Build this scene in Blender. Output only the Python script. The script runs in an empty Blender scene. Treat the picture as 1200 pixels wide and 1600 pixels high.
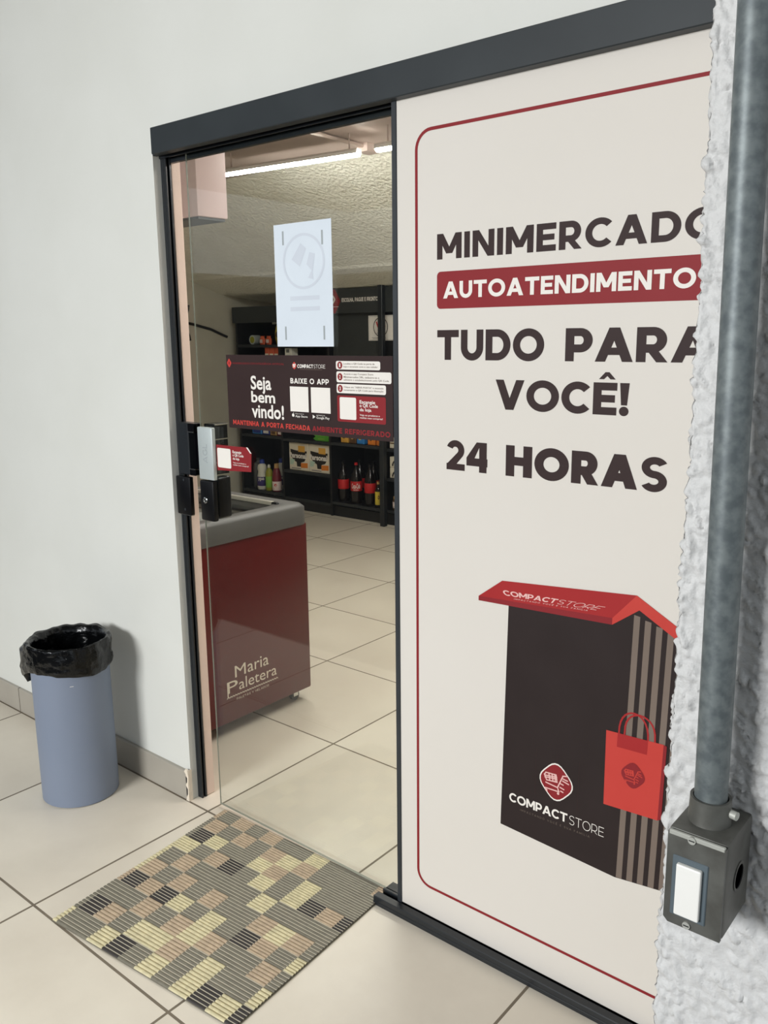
import bpy, bmesh, math, random
from mathutils import Vector, Matrix, noise

# ------------------------------------------------------------------ camera, world, lights, exposure
scn = bpy.context.scene
C = scn.collection
random.seed(7)

cam_d = bpy.data.cameras.new('camera')
cam = bpy.data.objects.new('camera', cam_d); C.objects.link(cam); scn.camera = cam
YAW, PITCH, ROLL, FPX = 0.6935, 0.2039, -0.0109, 1335.19
cam_d.sensor_fit = 'VERTICAL'; cam_d.sensor_height = 24.0; cam_d.lens = FPX / 1600 * 24.0
cam_d.clip_start = 0.02
fw = Vector((-math.sin(YAW) * math.cos(PITCH), math.cos(YAW) * math.cos(PITCH), -math.sin(PITCH)))
rt0 = Vector((math.cos(YAW), math.sin(YAW), 0)); up0 = rt0.cross(fw)
rt = rt0 * math.cos(ROLL) + up0 * math.sin(ROLL); up = -rt0 * math.sin(ROLL) + up0 * math.cos(ROLL)
cam.matrix_world = Matrix(((rt.x, up.x, -fw.x, 2.2524), (rt.y, up.y, -fw.y, -1.6497), (rt.z, up.z, -fw.z, 1.5736), (0, 0, 0, 1)))

scn.view_settings.view_transform = 'Standard'; scn.view_settings.look = 'None'
scn.view_settings.exposure = 0.0; scn.view_settings.gamma = 1.0; scn.view_settings.use_curve_mapping = False
scn.cycles.use_denoising = True
scn.cycles.max_bounces = 10; scn.cycles.transparent_max_bounces = 16

world = bpy.data.worlds.new('world'); scn.world = world; world.use_nodes = True
wb = world.node_tree.nodes['Background']
wb.inputs[0].default_value = (0.86, 0.93, 1.0, 1); wb.inputs[1].default_value = 0.86

def area(name, loc, target, sx, sy, power, col):
    d = bpy.data.lights.new(name, 'AREA'); d.shape = 'RECTANGLE'; d.size = sx; d.size_y = sy
    d.energy = power; d.color = col
    o = bpy.data.objects.new(name, d); C.objects.link(o); o.location = loc
    o.rotation_euler = (Vector(target) - Vector(loc)).to_track_quat('-Z', 'Y').to_euler()
    return o
area('daylight_opening', (0.5, -4.6, 2.15), (0.4, 0.0, 0.6), 1.5, 0.9, 195, (0.97, 0.99, 1.0))
TUBE_GLOW = 165.0

# ------------------------------------------------------------------ materials
def lin(c):
    return tuple((v / 255 / 12.92) if v / 255 <= 0.04045 else ((v / 255 + 0.055) / 1.055) ** 2.4 for v in c)

class NT:
    def __init__(s, m): s.t = m.node_tree; s.n = s.t.nodes; s.l = s.t.links
    def new(s, k, **kw):
        n = s.n.new(k)
        for a, b in kw.items(): setattr(n, a, b)
        return n
    def math(s, op, a, b=None, c=None):
        n = s.new('ShaderNodeMath', operation=op)
        for i, v in enumerate((a, b, c)):
            if v is None: continue
            if isinstance(v, (int, float)): n.inputs[i].default_value = v
            else: s.l.new(v, n.inputs[i])
        return n.outputs[0]
    def mix(s, f, a, b):
        n = s.new('ShaderNodeMix', data_type='RGBA')
        for i, v in ((0, f), (6, a), (7, b)):
            if isinstance(v, (int, float)): n.inputs[i].default_value = v
            elif isinstance(v, tuple): n.inputs[i].default_value = (*v, 1)
            else: s.l.new(v, n.inputs[i])
        return n.outputs[2]
    def noise(s, scale, detail=3, vec=None, rough=0.5):
        n = s.new('ShaderNodeTexNoise'); n.inputs['Scale'].default_value = scale; n.inputs['Detail'].default_value = detail
        n.inputs['Roughness'].default_value = rough
        if vec is not None: s.l.new(vec, n.inputs['Vector'])
        return n.outputs[0]
    def pos(s): return s.new('ShaderNodeNewGeometry').outputs['Position']
    def obj(s): return s.new('ShaderNodeTexCoord').outputs['Object']

def mat(name, rgb, rough=0.5, metal=0.0, mott=None, bump=None, coat=0.0, spec=0.5):
    """mott=(scale, second colour, sharpness); bump=(scale, strength, distance)"""
    m = bpy.data.materials.new(name); m.use_nodes = True; t = NT(m); b = t.n['Principled BSDF']
    b.inputs['Base Color'].default_value = (*lin(rgb), 1); b.inputs['Roughness'].default_value = rough
    b.inputs['Metallic'].default_value = metal; b.inputs['Coat Weight'].default_value = coat
    b.inputs['Specular IOR Level'].default_value = spec
    p = t.pos()
    sc, c2, sh = mott or (9.0, tuple(max(0, v - 5) for v in rgb), 1.0)
    f = t.noise(sc, 4, p)
    f = t.math('MULTIPLY_ADD', t.math('SUBTRACT', f, 0.5), sh * 2, 0.5)
    cl = t.new('ShaderNodeClamp'); t.l.new(f, cl.inputs[0])
    t.l.new(t.mix(cl.outputs[0], lin(rgb), lin(c2)), b.inputs['Base Color'])
    if bump:
        h = t.noise(bump[0], 4, p)
        bn = t.new('ShaderNodeBump'); bn.inputs['Strength'].default_value = bump[1]; bn.inputs['Distance'].default_value = bump[2]
        t.l.new(h, bn.inputs['Height']); t.l.new(bn.outputs[0], b.inputs['Normal'])
    return m

def glass_mat(name, tint, refl=1.0):
    m = bpy.data.materials.new(name); m.use_nodes = True; t = NT(m)
    t.n.remove(t.n['Principled BSDF'])
    tr = t.new('ShaderNodeBsdfTransparent'); tr.inputs[0].default_value = (*tint, 1)
    gl = t.new('ShaderNodeBsdfGlossy'); gl.inputs['Roughness'].default_value = 0.01
    fr = t.new('ShaderNodeFresnel')
    bf = t.new('ShaderNodeNewGeometry').outputs['Backfacing']        # same air-to-glass reflectance from both sides of the sheet
    t.l.new(t.math('MULTIPLY_ADD', bf, 1 / 1.5 - 1.5, 1.5), fr.inputs[0])
    mx = t.new('ShaderNodeMixShader')
    t.l.new(t.math('MULTIPLY', fr.outputs[0], refl), mx.inputs[0]); t.l.new(tr.outputs[0], mx.inputs[1]); t.l.new(gl.outputs[0], mx.inputs[2])
    t.l.new(mx.outputs[0], t.n['Material Output'].inputs[0])
    return m

def emit_mat(name, col, s):
    m = bpy.data.materials.new(name); m.use_nodes = True; b = m.node_tree.nodes['Principled BSDF']
    b.inputs['Base Color'].default_value = (0.9, 0.9, 0.9, 1)
    b.inputs['Emission Color'].default_value = (*col, 1); b.inputs['Emission Strength'].default_value = s
    return m

TX, TY, TS = 0.1021, -0.6383, 0.624
def tile_mat(name, rgb, rgb2, grout, axes, ox, oy, s, gw, rough):
    m = bpy.data.materials.new(name); m.use_nodes = True; t = NT(m); b = t.n['Principled BSDF']
    p = t.pos(); sx = t.new('ShaderNodeSeparateXYZ'); t.l.new(p, sx.inputs[0])
    lines, cells = [], []
    for ax, o in zip(axes, (ox, oy)):
        q = t.math('DIVIDE', t.math('SUBTRACT', sx.outputs[ax], o), s)
        cells.append(t.math('FLOOR', q))
        d = t.math('ABSOLUTE', t.math('SUBTRACT', t.math('FRACT', t.math('ADD', q, 0.5)), 0.5))
        lines.append(t.math('LESS_THAN', d, gw / s / 2))
    ln = lines[0]
    for x in lines[1:]: ln = t.math('MAXIMUM', ln, x)
    cv = t.new('ShaderNodeCombineXYZ')
    for i, c in enumerate(cells): t.l.new(c, cv.inputs[i])
    wn = t.new('ShaderNodeTexWhiteNoise', noise_dimensions='3D'); t.l.new(cv.outputs[0], wn.inputs['Vector'])
    off = t.new('ShaderNodeVectorMath', operation='MULTIPLY_ADD'); t.l.new(wn.outputs['Color'], off.inputs[0])
    off.inputs[1].default_value = (9, 9, 9); t.l.new(p, off.inputs[2])
    f = t.math('MULTIPLY_ADD', t.math('SUBTRACT', t.noise(2.2, 6, off.outputs[0], 0.6), 0.5), 2.6, 0.5)
    cl = t.new('ShaderNodeClamp'); t.l.new(f, cl.inputs[0])
    col = t.mix(cl.outputs[0], lin(rgb), lin(rgb2))
    gf = t.mix(t.noise(14, 3, p), lin(grout), lin(tuple(v * 0.72 for v in grout)))
    t.l.new(t.mix(ln, col, gf), b.inputs['Base Color'])
    t.l.new(t.math('MULTIPLY_ADD', ln, 0.4, t.math('MULTIPLY_ADD', t.noise(30, 3, p), 0.14, rough - 0.07)), b.inputs['Roughness'])
    bn = t.new('ShaderNodeBump'); bn.inputs['Strength'].default_value = 0.5; bn.inputs['Distance'].default_value = 0.0015
    t.l.new(t.math('SUBTRACT', 1.0, ln), bn.inputs['Height']); t.l.new(bn.outputs[0], b.inputs['Normal'])
    return m

M = {}
M['wall'] = mat('painted_plaster', (218, 218, 212), 0.6, mott=(3.0, (212, 212, 205), 1.0), bump=(120, 0.12, 0.002))
M['ceiling'] = mat('ceiling_paint', (184, 166, 157), 0.5, mott=(1.6, (166, 149, 140), 1.4))
M['porch'] = mat('porch_ceiling', (140, 140, 136), 0.7)
M['floor'] = tile_mat('porcelain_floor_tiles', (224, 215, 199), (210, 200, 184), (132, 119, 101), (0, 1), TX, TY, TS, 0.0075, 0.34)
M['skirt'] = tile_mat('skirting_tiles', (170, 164, 152), (158, 151, 140), (92, 82, 70), (0,), -1.16, 0, TS, 0.005, 0.4)
M['reveal'] = mat('reveal_plaster', (236, 214, 200), 0.7, bump=(60, 0.3, 0.003))  # pinkish interior light is put into this plaster colour
M['inner'] = mat('inner_wall_paint', (194, 190, 174), 0.7, mott=(2.5, (180, 175, 160), 1.5))
M['black'] = mat('black_aluminium', (30, 34, 38), 0.38, mott=(6, (24, 27, 31), 1))
M['header'] = mat('charcoal_header', (46, 51, 54), 0.5, mott=(5, (39, 44, 47), 1.5), spec=.35)
M['stile'] = mat('graphite_stile', (48, 52, 56), 0.4)
M['poster'] = mat('poster_vinyl', (219, 213, 205), 0.6, mott=(2, (216, 210, 201), 1), spec=0.25)
M['ink'] = mat('dark_brown_ink', (52, 36, 35), 0.6, spec=0.25)
M['ink_dark'] = mat('near_black_ink', (44, 34, 33), 0.6, spec=0.25)
M['ink_red'] = mat('red_ink', (138, 38, 43), 0.6, spec=0.25)
M['ink_roof'] = mat('bright_red_ink', (164, 42, 43), 0.6, spec=0.25)
M['ink_bag'] = mat('coral_red_ink', (196, 66, 58), 0.6, spec=0.25)
M['ink_white'] = mat('white_ink', (236, 230, 222), 0.6, spec=0.25)
M['ink_taupe'] = mat('taupe_ink', (122, 108, 98), 0.6, spec=0.25)
M['ink_pink'] = mat('pale_pink_ink', (232, 186, 180), 0.6, spec=0.25)
M['paper'] = mat('printer_paper', (214, 222, 230), 0.7)
M['paper_line'] = mat('show_through_grey', (204, 210, 219), 0.7)
M['tape'] = mat('grey_tape', (160, 166, 168), 0.5)
M['glass'] = glass_mat('door_glass', (0.93, 0.955, 0.945), 0.9)
M['glass_lid'] = glass_mat('freezer_glass', (0.85, 0.88, 0.87), 1.0)
M['chrome'] = mat('chrome', (215, 215, 212), 0.18, 1.0)
M['silver'] = mat('brushed_silver', (196, 204, 203), 0.42, 0.35)
M['lockblack'] = mat('gloss_black_plastic', (8, 8, 11), 0.2, spec=0.3)
M['mattblack'] = mat('satin_black_plastic', (10, 10, 13), 0.35, spec=0.3)
M['zinc'] = mat('galvanised_steel', (112, 119, 119), 0.5, 0.3, mott=(80, (88, 95, 97), 1.8))
M['alubox'] = mat('grey_cast_aluminium', (98, 98, 93), 0.5, 0.35, mott=(30, (80, 79, 74), 1.8), bump=(160, 0.15, 0.001))
M['alubox2'] = mat('worn_aluminium_edge', (178, 178, 170), 0.5, 0.3)
M['switchblue'] = mat('slate_blue_insert', (82, 93, 99), 0.6)
M['switchwhite'] = mat('white_rocker', (232, 230, 224), 0.4)
M['bin'] = mat('blue_grey_plastic', (122, 131, 148), 0.5, mott=(3, (116, 126, 144), 1))
M['bag'] = mat('black_polythene', (8, 9, 10), 0.16, bump=(45, 0.6, 0.007), spec=0.35)
M['freezer'] = mat('dark_red_enamel', (92, 12, 15), 0.3, mott=(3, (86, 10, 13), 1))
M['collar'] = mat('grey_plastic_collar', (90, 88, 86), 0.5)
M['rail'] = mat('aluminium_rail', (205, 200, 190), 0.35, 0.6)
M['freezer_in'] = mat('freezer_liner', (190, 190, 186), 0.5)
M['cream'] = mat('cream_lettering', (238, 224, 206), 0.5)
M['shelf'] = mat('black_melamine', (15, 16, 19), 0.5)
M['shelfback'] = mat('charcoal_board', (46, 49, 49), 0.55)
M['shelfedge'] = mat('dark_grey_edge', (40, 43, 46), 0.5)
M['wheel'] = mat('grey_rubber', (70, 70, 70), 0.6)
M['pinkbox'] = mat('pale_pink_plastic', (232, 208, 208), 0.5)  # pale casing; the pink of the room light is put into its colour
M['cable'] = mat('black_cable', (26, 26, 28), 0.5)
M['tube'] = emit_mat('led_tube_glow', (1.0, 0.95, 0.89), TUBE_GLOW)
M['fixture'] = mat('white_fixture', (225, 222, 216), 0.5)
for k, c in dict(gray_plastic=(96, 98, 98), white_plastic=(226, 224, 212), cap_blue=(34, 58, 150), purple=(58, 44, 110), olive=(150, 150, 40), lime=(130, 180, 60),
                 wine=(120, 24, 40), tan=(190, 150, 95), labelwhite=(232, 214, 208), cola=(22, 14, 12), colared=(196, 30, 34), orange=(226, 130, 44), yellow=(222, 196, 70),
                 sky=(50, 130, 200), brown=(96, 66, 36), green=(90, 170, 50), packcream=(232, 222, 200), packgreen=(70, 150, 110), blackink=(28, 22, 20), skin=(150, 60, 50),
                 mint=(190, 214, 196), navy=(30, 50, 130), handred=(206, 60, 60), graytext=(150, 146, 142), boxorange=(214, 96, 60), boxgold=(226, 170, 70)).items():
    M[k] = mat(k + '_print', c, 0.4)
M['cola'] = mat('cola_bottle', (20, 13, 11), 0.12)

# ------------------------------------------------------------------ mesh helpers
ORG = {}
def tag(o, label=None, cat=None, group=None, kind=None):
    if label: o['label'] = label
    if cat: o['category'] = cat
    if group: o['group'] = group
    if kind: o['kind'] = kind
    return o
def thing(name, loc, label, cat, group=None):
    o = bpy.data.objects.new(name, None); o.empty_display_size = 0.05; C.objects.link(o)
    o.location = loc; ORG[o] = Vector(loc)
    return tag(o, label, cat, group)

class MB:
    def __init__(s): s.b = bmesh.new()
    def face(s, pts, m=0):
        try: f = s.b.faces.new([s.b.verts.new(p) for p in pts]); f.material_index = m
        except ValueError: pass
        return s
    def box(s, x0, x1, y0, y1, z0, z1, m=0, bev=0.0, seg=2, M4=None):
        r = bmesh.ops.create_cube(s.b, size=1.0); vs = r['verts']
        for v in vs:
            v.co = Vector(((x0 + x1) / 2 + v.co.x * (x1 - x0), (y0 + y1) / 2 + v.co.y * (y1 - y0), (z0 + z1) / 2 + v.co.z * (z1 - z0)))
        fs = set(f for v in vs for f in v.link_faces)
        for f in fs: f.material_index = m
        if bev:
            es = list(set(e for v in vs for e in v.link_edges))
            r2 = bmesh.ops.bevel(s.b, geom=es, offset=bev, segments=seg, profile=0.5, affect='EDGES')
            for f in r2['faces']: f.material_index = m
            vs = list(set(v for f in list(fs) + r2['faces'] if f.is_valid for v in f.verts))
        if M4 is not None:
            for v in vs: v.co = M4 @ v.co
        return s
    def tube(s, pts, r, seg=12, m=0, caps=True):
        pts = [Vector(p) for p in pts]; rings = []
        prev = None
        for i, p in enumerate(pts):
            t = (pts[min(i + 1, len(pts) - 1)] - pts[max(i - 1, 0)]).normalized()
            a = prev - t * prev.dot(t) if prev is not None else t.orthogonal()
            a.normalize(); prev = a; c = t.cross(a)
            rr = r[i] if isinstance(r, (list, tuple)) else r
            rings.append([s.b.verts.new(p + (a * math.cos(k * 2 * math.pi / seg) + c * math.sin(k * 2 * math.pi / seg)) * rr) for k in range(seg)])
        for A, B in zip(rings, rings[1:]):
            for k in range(seg):
                f = s.b.faces.new((A[k], A[(k + 1) % seg], B[(k + 1) % seg], B[k])); f.material_index = m
        if caps:
            for R in (rings[0][::-1], rings[-1]):
                f = s.b.faces.new(R); f.material_index = m
        return s
    def lathe(s, prof, cx=0, cy=0, seg=24, m=0, mats=None, warp=None, close=True):
        rings = []
        for (r, z) in prof:
            ring = []
            for k in range(seg):
                a = 2 * math.pi * k / seg; p = Vector((cx + r * math.cos(a), cy + r * math.sin(a), z))
                ring.append(s.b.verts.new(warp(p, a, r, z) if warp else p))
            rings.append(ring)
        for i, (A, B) in enumerate(zip(rings, rings[1:])):
            for k in range(seg):
                f = s.b.faces.new((A[k], A[(k + 1) % seg], B[(k + 1) % seg], B[k])); f.material_index = mats[i] if mats else m
        if close:
            f = s.b.faces.new(rings[0][::-1]); f.material_index = mats[0] if mats else m
            f = s.b.faces.new(rings[-1]); f.material_index = mats[-1] if mats else m
        return s
    def prism(s, pts2, fn, d, m=0):
        """solid from a 2D outline; fn(u,v,w)->point, thickness d along w"""
        n = len(pts2); A = [s.b.verts.new(fn(u, v, 0)) for u, v in pts2]; B = [s.b.verts.new(fn(u, v, d)) for u, v in pts2]
        for q in (A[::-1], B): f = s.b.faces.new(q); f.material_index = m
        for i in range(n):
            f = s.b.faces.new((A[i], A[(i + 1) % n], B[(i + 1) % n], B[i])); f.material_index = m
        return s
    def build(s, name, mats, parent=None, smooth=None, normals=True):
        o = None
        if normals: bmesh.ops.recalc_face_normals(s.b, faces=s.b.faces)
        org = ORG[parent] if parent is not None else Vector((0, 0, 0))
        if org.length: bmesh.ops.translate(s.b, verts=s.b.verts, vec=-org)
        me = bpy.data.meshes.new(name); s.b.to_mesh(me); s.b.free()
        for k in (mats if isinstance(mats, (list, tuple)) else [mats]): me.materials.append(M[k] if isinstance(k, str) else k)
        if smooth is not None:
            me.polygons.foreach_set('use_smooth', [True] * len(me.polygons))
            me.set_sharp_from_angle(angle=math.radians(smooth))
        o = bpy.data.objects.new(name, me); C.objects.link(o)
        if parent is not None: o.parent = parent
        ORG[o] = org
        return o

def struct(o): o['kind'] = 'structure'; return o

# ------------------------------------------------------------------ lettering and flat print
def ell(cx, cy, rx, ry, w, a0, a1, n=18, wy=None):
    wy = w if wy is None else wy
    out = []
    for i in range(n):
        t0 = math.radians(a0 + (a1 - a0) * i / n); t1 = math.radians(a0 + (a1 - a0) * (i + 1) / n)
        out.append([(cx + rx * math.cos(t0), cy + ry * math.sin(t0)), (cx + rx * math.cos(t1), cy + ry * math.sin(t1)),
                    (cx + (rx - w) * math.cos(t1), cy + (ry - wy) * math.sin(t1)), (cx + (rx - w) * math.cos(t0), cy + (ry - wy) * math.sin(t0))])
    return out
def R_(x0, y0, x1, y1): return [[(x0, y0), (x1, y0), (x1, y1), (x0, y1)]]
def D_(xa, ya, xb, yb, hw): return [[(xa, ya), (xa + hw, ya), (xb + hw, yb), (xb, yb)]]
def disc(cx, cy, rx, ry, n=24): return [[(cx + rx * math.cos(2 * math.pi * i / n), cy + ry * math.sin(2 * math.pi * i / n)) for i in range(n)]]

def glyph(ch, w):
    b = w * 0.92; hw = w * 1.12
    acc = []
    if ch == 'Ê': acc = [[(0.16, 1.1), (0.32, 1.1), (0.42, 1.2), (0.42, 1.32), (0.36, 1.32)], [(0.68, 1.1), (0.52, 1.1), (0.42, 1.2), (0.42, 1.32), (0.48, 1.32)]]; ch = 'E'
    if ch == 'Í': acc = [[(0.0, 1.08), (w * .8, 1.08), (w * 1.5, 1.3), (w * .6, 1.3)]]; ch = 'I'
    if ch == 'A': W = 1.06; g = D_(0, 0, W / 2 - hw / 2, 1, hw) + D_(W - hw, 0, W / 2 - hw / 2, 1, hw) + R_(0.24, 0.2, W - 0.24, 0.2 + b * .9)
    elif ch == 'B': W = 0.8; g = R_(0, 0, w, 1) + R_(w, 1 - b, .46, 1) + R_(w, .5 - b / 2, .48, .5 + b / 2) + R_(w, 0, .48, b) + ell(.44, .75 - b * .12, .3, .25 + b * .12, w, -90, 90, wy=b) + ell(.48, .25 + b * .12, .33, .25 + b * .12, w, -90, 90, wy=b)
    elif ch == 'C': W = 0.95; g = ell(.53, .5, .53, .51, w, 42, 318, 30, b)
    elif ch == 'D': W = 0.94; g = R_(0, 0, w, 1) + R_(w, 1 - b, .44, 1) + R_(w, 0, .44, b) + ell(.44, .5, .5, .5, w, -90, 90, 20, b)
    elif ch == 'E': W = 0.74; g = R_(0, 0, w, 1) + R_(w, 1 - b, W, 1) + R_(w, .5 - b * .45, W - .06, .5 + b * .5) + R_(w, 0, W, b)
    elif ch == 'F': W = 0.72; g = R_(0, 0, w, 1) + R_(w, 1 - b, W, 1) + R_(w, .44 - b * .45, W - .06, .44 + b * .5)
    elif ch == 'G': W = 1.0; g = ell(.53, .5, .53, .51, w, 44, 335, 30, b) + R_(.98 - w, .1, .98, .5) + R_(.62, .5 - b * .8, .98, .5)
    elif ch == 'H': W = 0.9; g = R_(0, 0, w, 1) + R_(W - w, 0, W, 1) + R_(w, .5 - b / 2, W - w, .5 + b / 2)
    elif ch == 'I': W = w; g = R_(0, 0, w, 1)
    elif ch == 'J': W = .6; g = R_(W - w, .3, W, 1) + ell(.28, .3, .32, .31, w, 190, 360, 16, b)
    elif ch == 'L': W = .68; g = R_(0, 0, w, 1) + R_(w, 0, W, b)
    elif ch == 'M': W = 1.1; g = R_(0, 0, w, 1) + R_(W - w, 0, W, 1) + D_(W / 2 - hw / 2, .22, 0.0, 1, hw) + D_(W / 2 - hw / 2, .22, W - hw, 1, hw)
    elif ch == 'N': W = .92; g = R_(0, 0, w, 1) + R_(W - w, 0, W, 1) + D_(W - hw, 0, 0.0, 1, hw)
    elif ch == 'O': W = 1.12; g = ell(.56, .5, .56, .515, w, 0, 360, 40, b)
    elif ch == 'P': W = .8; g = R_(0, 0, w, 1) + R_(w, 1 - b, .44, 1) + R_(w, .27, .44, .27 + b) + ell(.44, .635, .36, .365, w, -90, 90, 18, b)
    elif ch == 'R': W = .84; g = R_(0, 0, w, 1) + R_(w, 1 - b, .44, 1) + R_(w, .27, .44, .27 + b) + ell(.44, .635, .36, .365, w, -90, 90, 18, b) + D_(W - hw, 0, .3, .32, hw)
    elif ch == 'S':
        W = .76; w = min(w, .235); b = w * .92; ry = .255 + b * .25; rx = .37
        g = ell(.39, 1.01 - ry, rx, ry, w, 28, 270, 24, b) + ell(.37, ry - .01, rx, ry, w, 90, -152, 24, b)
    elif ch == 'T': W = .88; g = R_(0, 1 - b, W, 1) + R_(W / 2 - w / 2, 0, W / 2 + w / 2, 1 - b)
    elif ch == 'U': W = .88; g = R_(0, .42, w, 1) + R_(W - w, .42, W, 1) + ell(W / 2, .42, W / 2, .435, w, 180, 360, 22, b)
    elif ch == 'V': W = 1.04; g = D_(W / 2 - hw / 2, 0, 0, 1, hw) + D_(W / 2 - hw / 2, 0, W - hw, 1, hw)
    elif ch == 'X': W = .92; g = D_(0, 0, W - hw, 1, hw) + D_(W - hw, 0, 0, 1, hw)
    elif ch == 'Y': W = .94; g = R_(W / 2 - w / 2, 0, W / 2 + w / 2, .42) + D_(W / 2 - hw / 2, .38, 0, 1, hw) + D_(W / 2 - hw / 2, .38, W - hw, 1, hw)
    elif ch == '2':
        W = .74; w2 = min(w, .24); b2 = w2 * .92; c35, s35 = math.cos(math.radians(35)), math.sin(math.radians(35))
        g = ell(.36, .68, .36, .335, w2, 160, -35, 24, b2) + R_(0, 0, W, b2) + [[(.0, b2 * .8), (w2 * 1.55, b2 * .8), (.36 + .36 * c35, .68 - .335 * s35), (.36 + (.36 - w2) * c35, .68 - (.335 - b2) * s35)]]
    elif ch == '4': W = .82; g = R_(.5, 0, .5 + w, 1) + R_(0, .2, W, .2 + b) + [[(0, .2 + b), (w * 1.1, .2 + b), (.5 + w * .3, 1), (.5 - w * .35, 1)]]
    elif ch == '!': W = w * 1.1; g = [[(w * .2, .32), (w * .9, .32), (w * 1.1, 1), (0, 1)]] + disc(w * .55, w * .52, w * .56, w * .56, 16)
    elif ch == ',': W = w; g = [[(0, .0), (w, .0), (w, w), (0, w)], [(w * .2, -.14), (w * .6, -.14), (w, 0), (w * .3, 0)]]
    else: W = .42; g = []
    return W, g + acc

def line_polys(txt, w, gap=0.1):
    x = 0; out = []
    for ch in txt:
        ww = w
        W, g = glyph(ch, ww)
        out += [[(px + x, py) for px, py in q] for q in g]; x += W + gap
    return out, x - gap
def fit(polys, total, x0, x1, y0, y1):
    s = (x1 - x0) / total; h = y1 - y0
    return [[(x0 + px * s, y0 + py * h) for px, py in q] for q in polys]
def caps(txt, x0, x1, y0, y1, w=0.2, gap=0.1):
    p, t = line_polys(txt, w, gap); return fit(p, t, x0, x1, y0, y1)
def words(txt, x0, x1, y0, y1, bold=0.0, shear=0.0):
    """mixed-case text with the built-in face, its ink box fitted to x0..x1, y0..y1"""
    cu = bpy.data.curves.new('t', 'FONT'); cu.body = txt; cu.size = 1.0; cu.offset = bold; cu.resolution_u = 3; cu.shear = shear
    o = bpy.data.objects.new('t', cu); C.objects.link(o)
    dg = bpy.context.evaluated_depsgraph_get(); me = bpy.data.meshes.new_from_object(o.evaluated_get(dg))
    vs = [(v.co.x, v.co.y) for v in me.vertices]
    ax, bx = min(v[0] for v in vs), max(v[0] for v in vs); ay, by = min(v[1] for v in vs), max(v[1] for v in vs)
    f = lambda v: (x0 + (v[0] - ax) / (bx - ax) * (x1 - x0), y0 + (v[1] - ay) / (by - ay) * (y1 - y0))
    out = [[f(vs[i]) for i in pl.vertices] for pl in me.polygons]
    bpy.data.objects.remove(o); bpy.data.curves.remove(cu); bpy.data.meshes.remove(me)
    return out
def rrect(x0, x1, y0, y1, r, n=6):
    out = []
    for cx, cy, a in ((x1 - r, y1 - r, 0), (x0 + r, y1 - r, 90), (x0 + r, y0 + r, 180), (x1 - r, y0 + r, 270)):
        for i in range(n + 1):
            t = math.radians(a + 90 * i / n); out.append((cx + r * math.cos(t), cy + r * math.sin(t)))
    return out
def outline(pts, w):
    """closed strip of width w inside the outline"""
    n = len(pts); cx = sum(p[0] for p in pts) / n; cy = sum(p[1] for p in pts) / n; inn = []
    for i in range(n):
        a, b, c = Vector(pts[i - 1]), Vector(pts[i]), Vector(pts[(i + 1) % n])
        d = ((b - a).normalized() + (c - b).normalized()).normalized(); nrm = Vector((-d.y, d.x))
        q = b + nrm * w; inn.append((q.x, q.y))
    return [[pts[i], pts[(i + 1) % n], inn[(i + 1) % n], inn[i]] for i in range(n)]
def strokes(segs, w):
    out = []
    for line in segs:
        for (a, b) in zip(line, line[1:]):
            a, b = Vector(a), Vector(b); d = (b - a).normalized() * (w / 2); n = Vector((-d.y, d.x))
            out.append([tuple(a - d - n), tuple(b + d - n), tuple(b + d + n), tuple(a - d + n)])
    return out
def diamond(cx, cy, rx, ry, r=0.3, n=5):
    pts = []
    dirs = [(1, 0), (0, 1), (-1, 0), (0, -1)]
    for i, (dx, dy) in enumerate(dirs):
        p, q = dirs[i - 1], dirs[(i + 1) % 4]
        A = Vector((dx + (p[0] - dx) * r, dy + (p[1] - dy) * r)); B = Vector((dx + (q[0] - dx) * r, dy + (q[1] - dy) * r)); K = Vector((dx, dy))
        for j in range(n + 1):
            t = j / n; v = A * (1 - t) ** 2 + K * 2 * t * (1 - t) + B * t * t; pts.append((cx + v.x * rx, cy + v.y * ry))
    return pts
def cart(cx, cy, sx, sy, w):
    L = [[(.53, .47), (.34, .42), (.09, -.17), (-.49, -.11)], [(.09, -.17), (.165, -.34), (-.51, -.36)],
         [(-.58, .23), (-.5, .34), (.0, .37), (.06, .06), (-.46, .01), (-.58, .23)], [(-.54, .12), (.04, .2)], [(-.55, .2), (.03, .28)],
         [(-.36, .35), (-.3, .03)], [(-.2, .36), (-.14, .04)], [(-.06, .37), (-.02, .05)],
         [(.36, .3), (.56, .27)], [(.34, .2), (.62, .14)], [(.2, .06), (.36, .03)], [(.22, -.12), (.4, -.16)], [(.26, -.28), (.36, -.3)]]
    segs = [[(cx + x * sx, cy + y * sy) for x, y in l] for l in L]
    return strokes(segs, w) + disc(cx + .13 * sx, cy - .43 * sy, .06 * sx, .06 * sy, 12) + disc(cx - .46 * sx, cy - .45 * sy, .06 * sx, .06 * sy, 12)

class Plane:
    """a printed surface: origin + u,v axes and outward normal; layers lift print off the sheet"""
    def __init__(s, o, u, v, n, step=0.0006): s.o, s.u, s.v, s.n, s.st = Vector(o), Vector(u), Vector(v), Vector(n), step
    def at(s, a, b, layer=1): return s.o + s.u * a + s.v * b + s.n * (s.st * layer)
    def part(s, name, groups, parent, label=None):
        """groups: list of (polys, material, layer)"""
        mb = MB(); mats = []
        for polys, m, ly in groups:
            if m not in mats: mats.append(m)
            for k, q in enumerate(polys): mb.face([s.at(a, b, ly + (k % 24) * 0.02) for a, b in q], mats.index(m))
        nn = s.n
        for f in mb.b.faces:
            f.normal_update()
            if f.normal.dot(nn) < 0: f.normal_flip()
        o = mb.build(name, mats, parent, normals=False)
        if label: o['label'] = label
        return o

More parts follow.
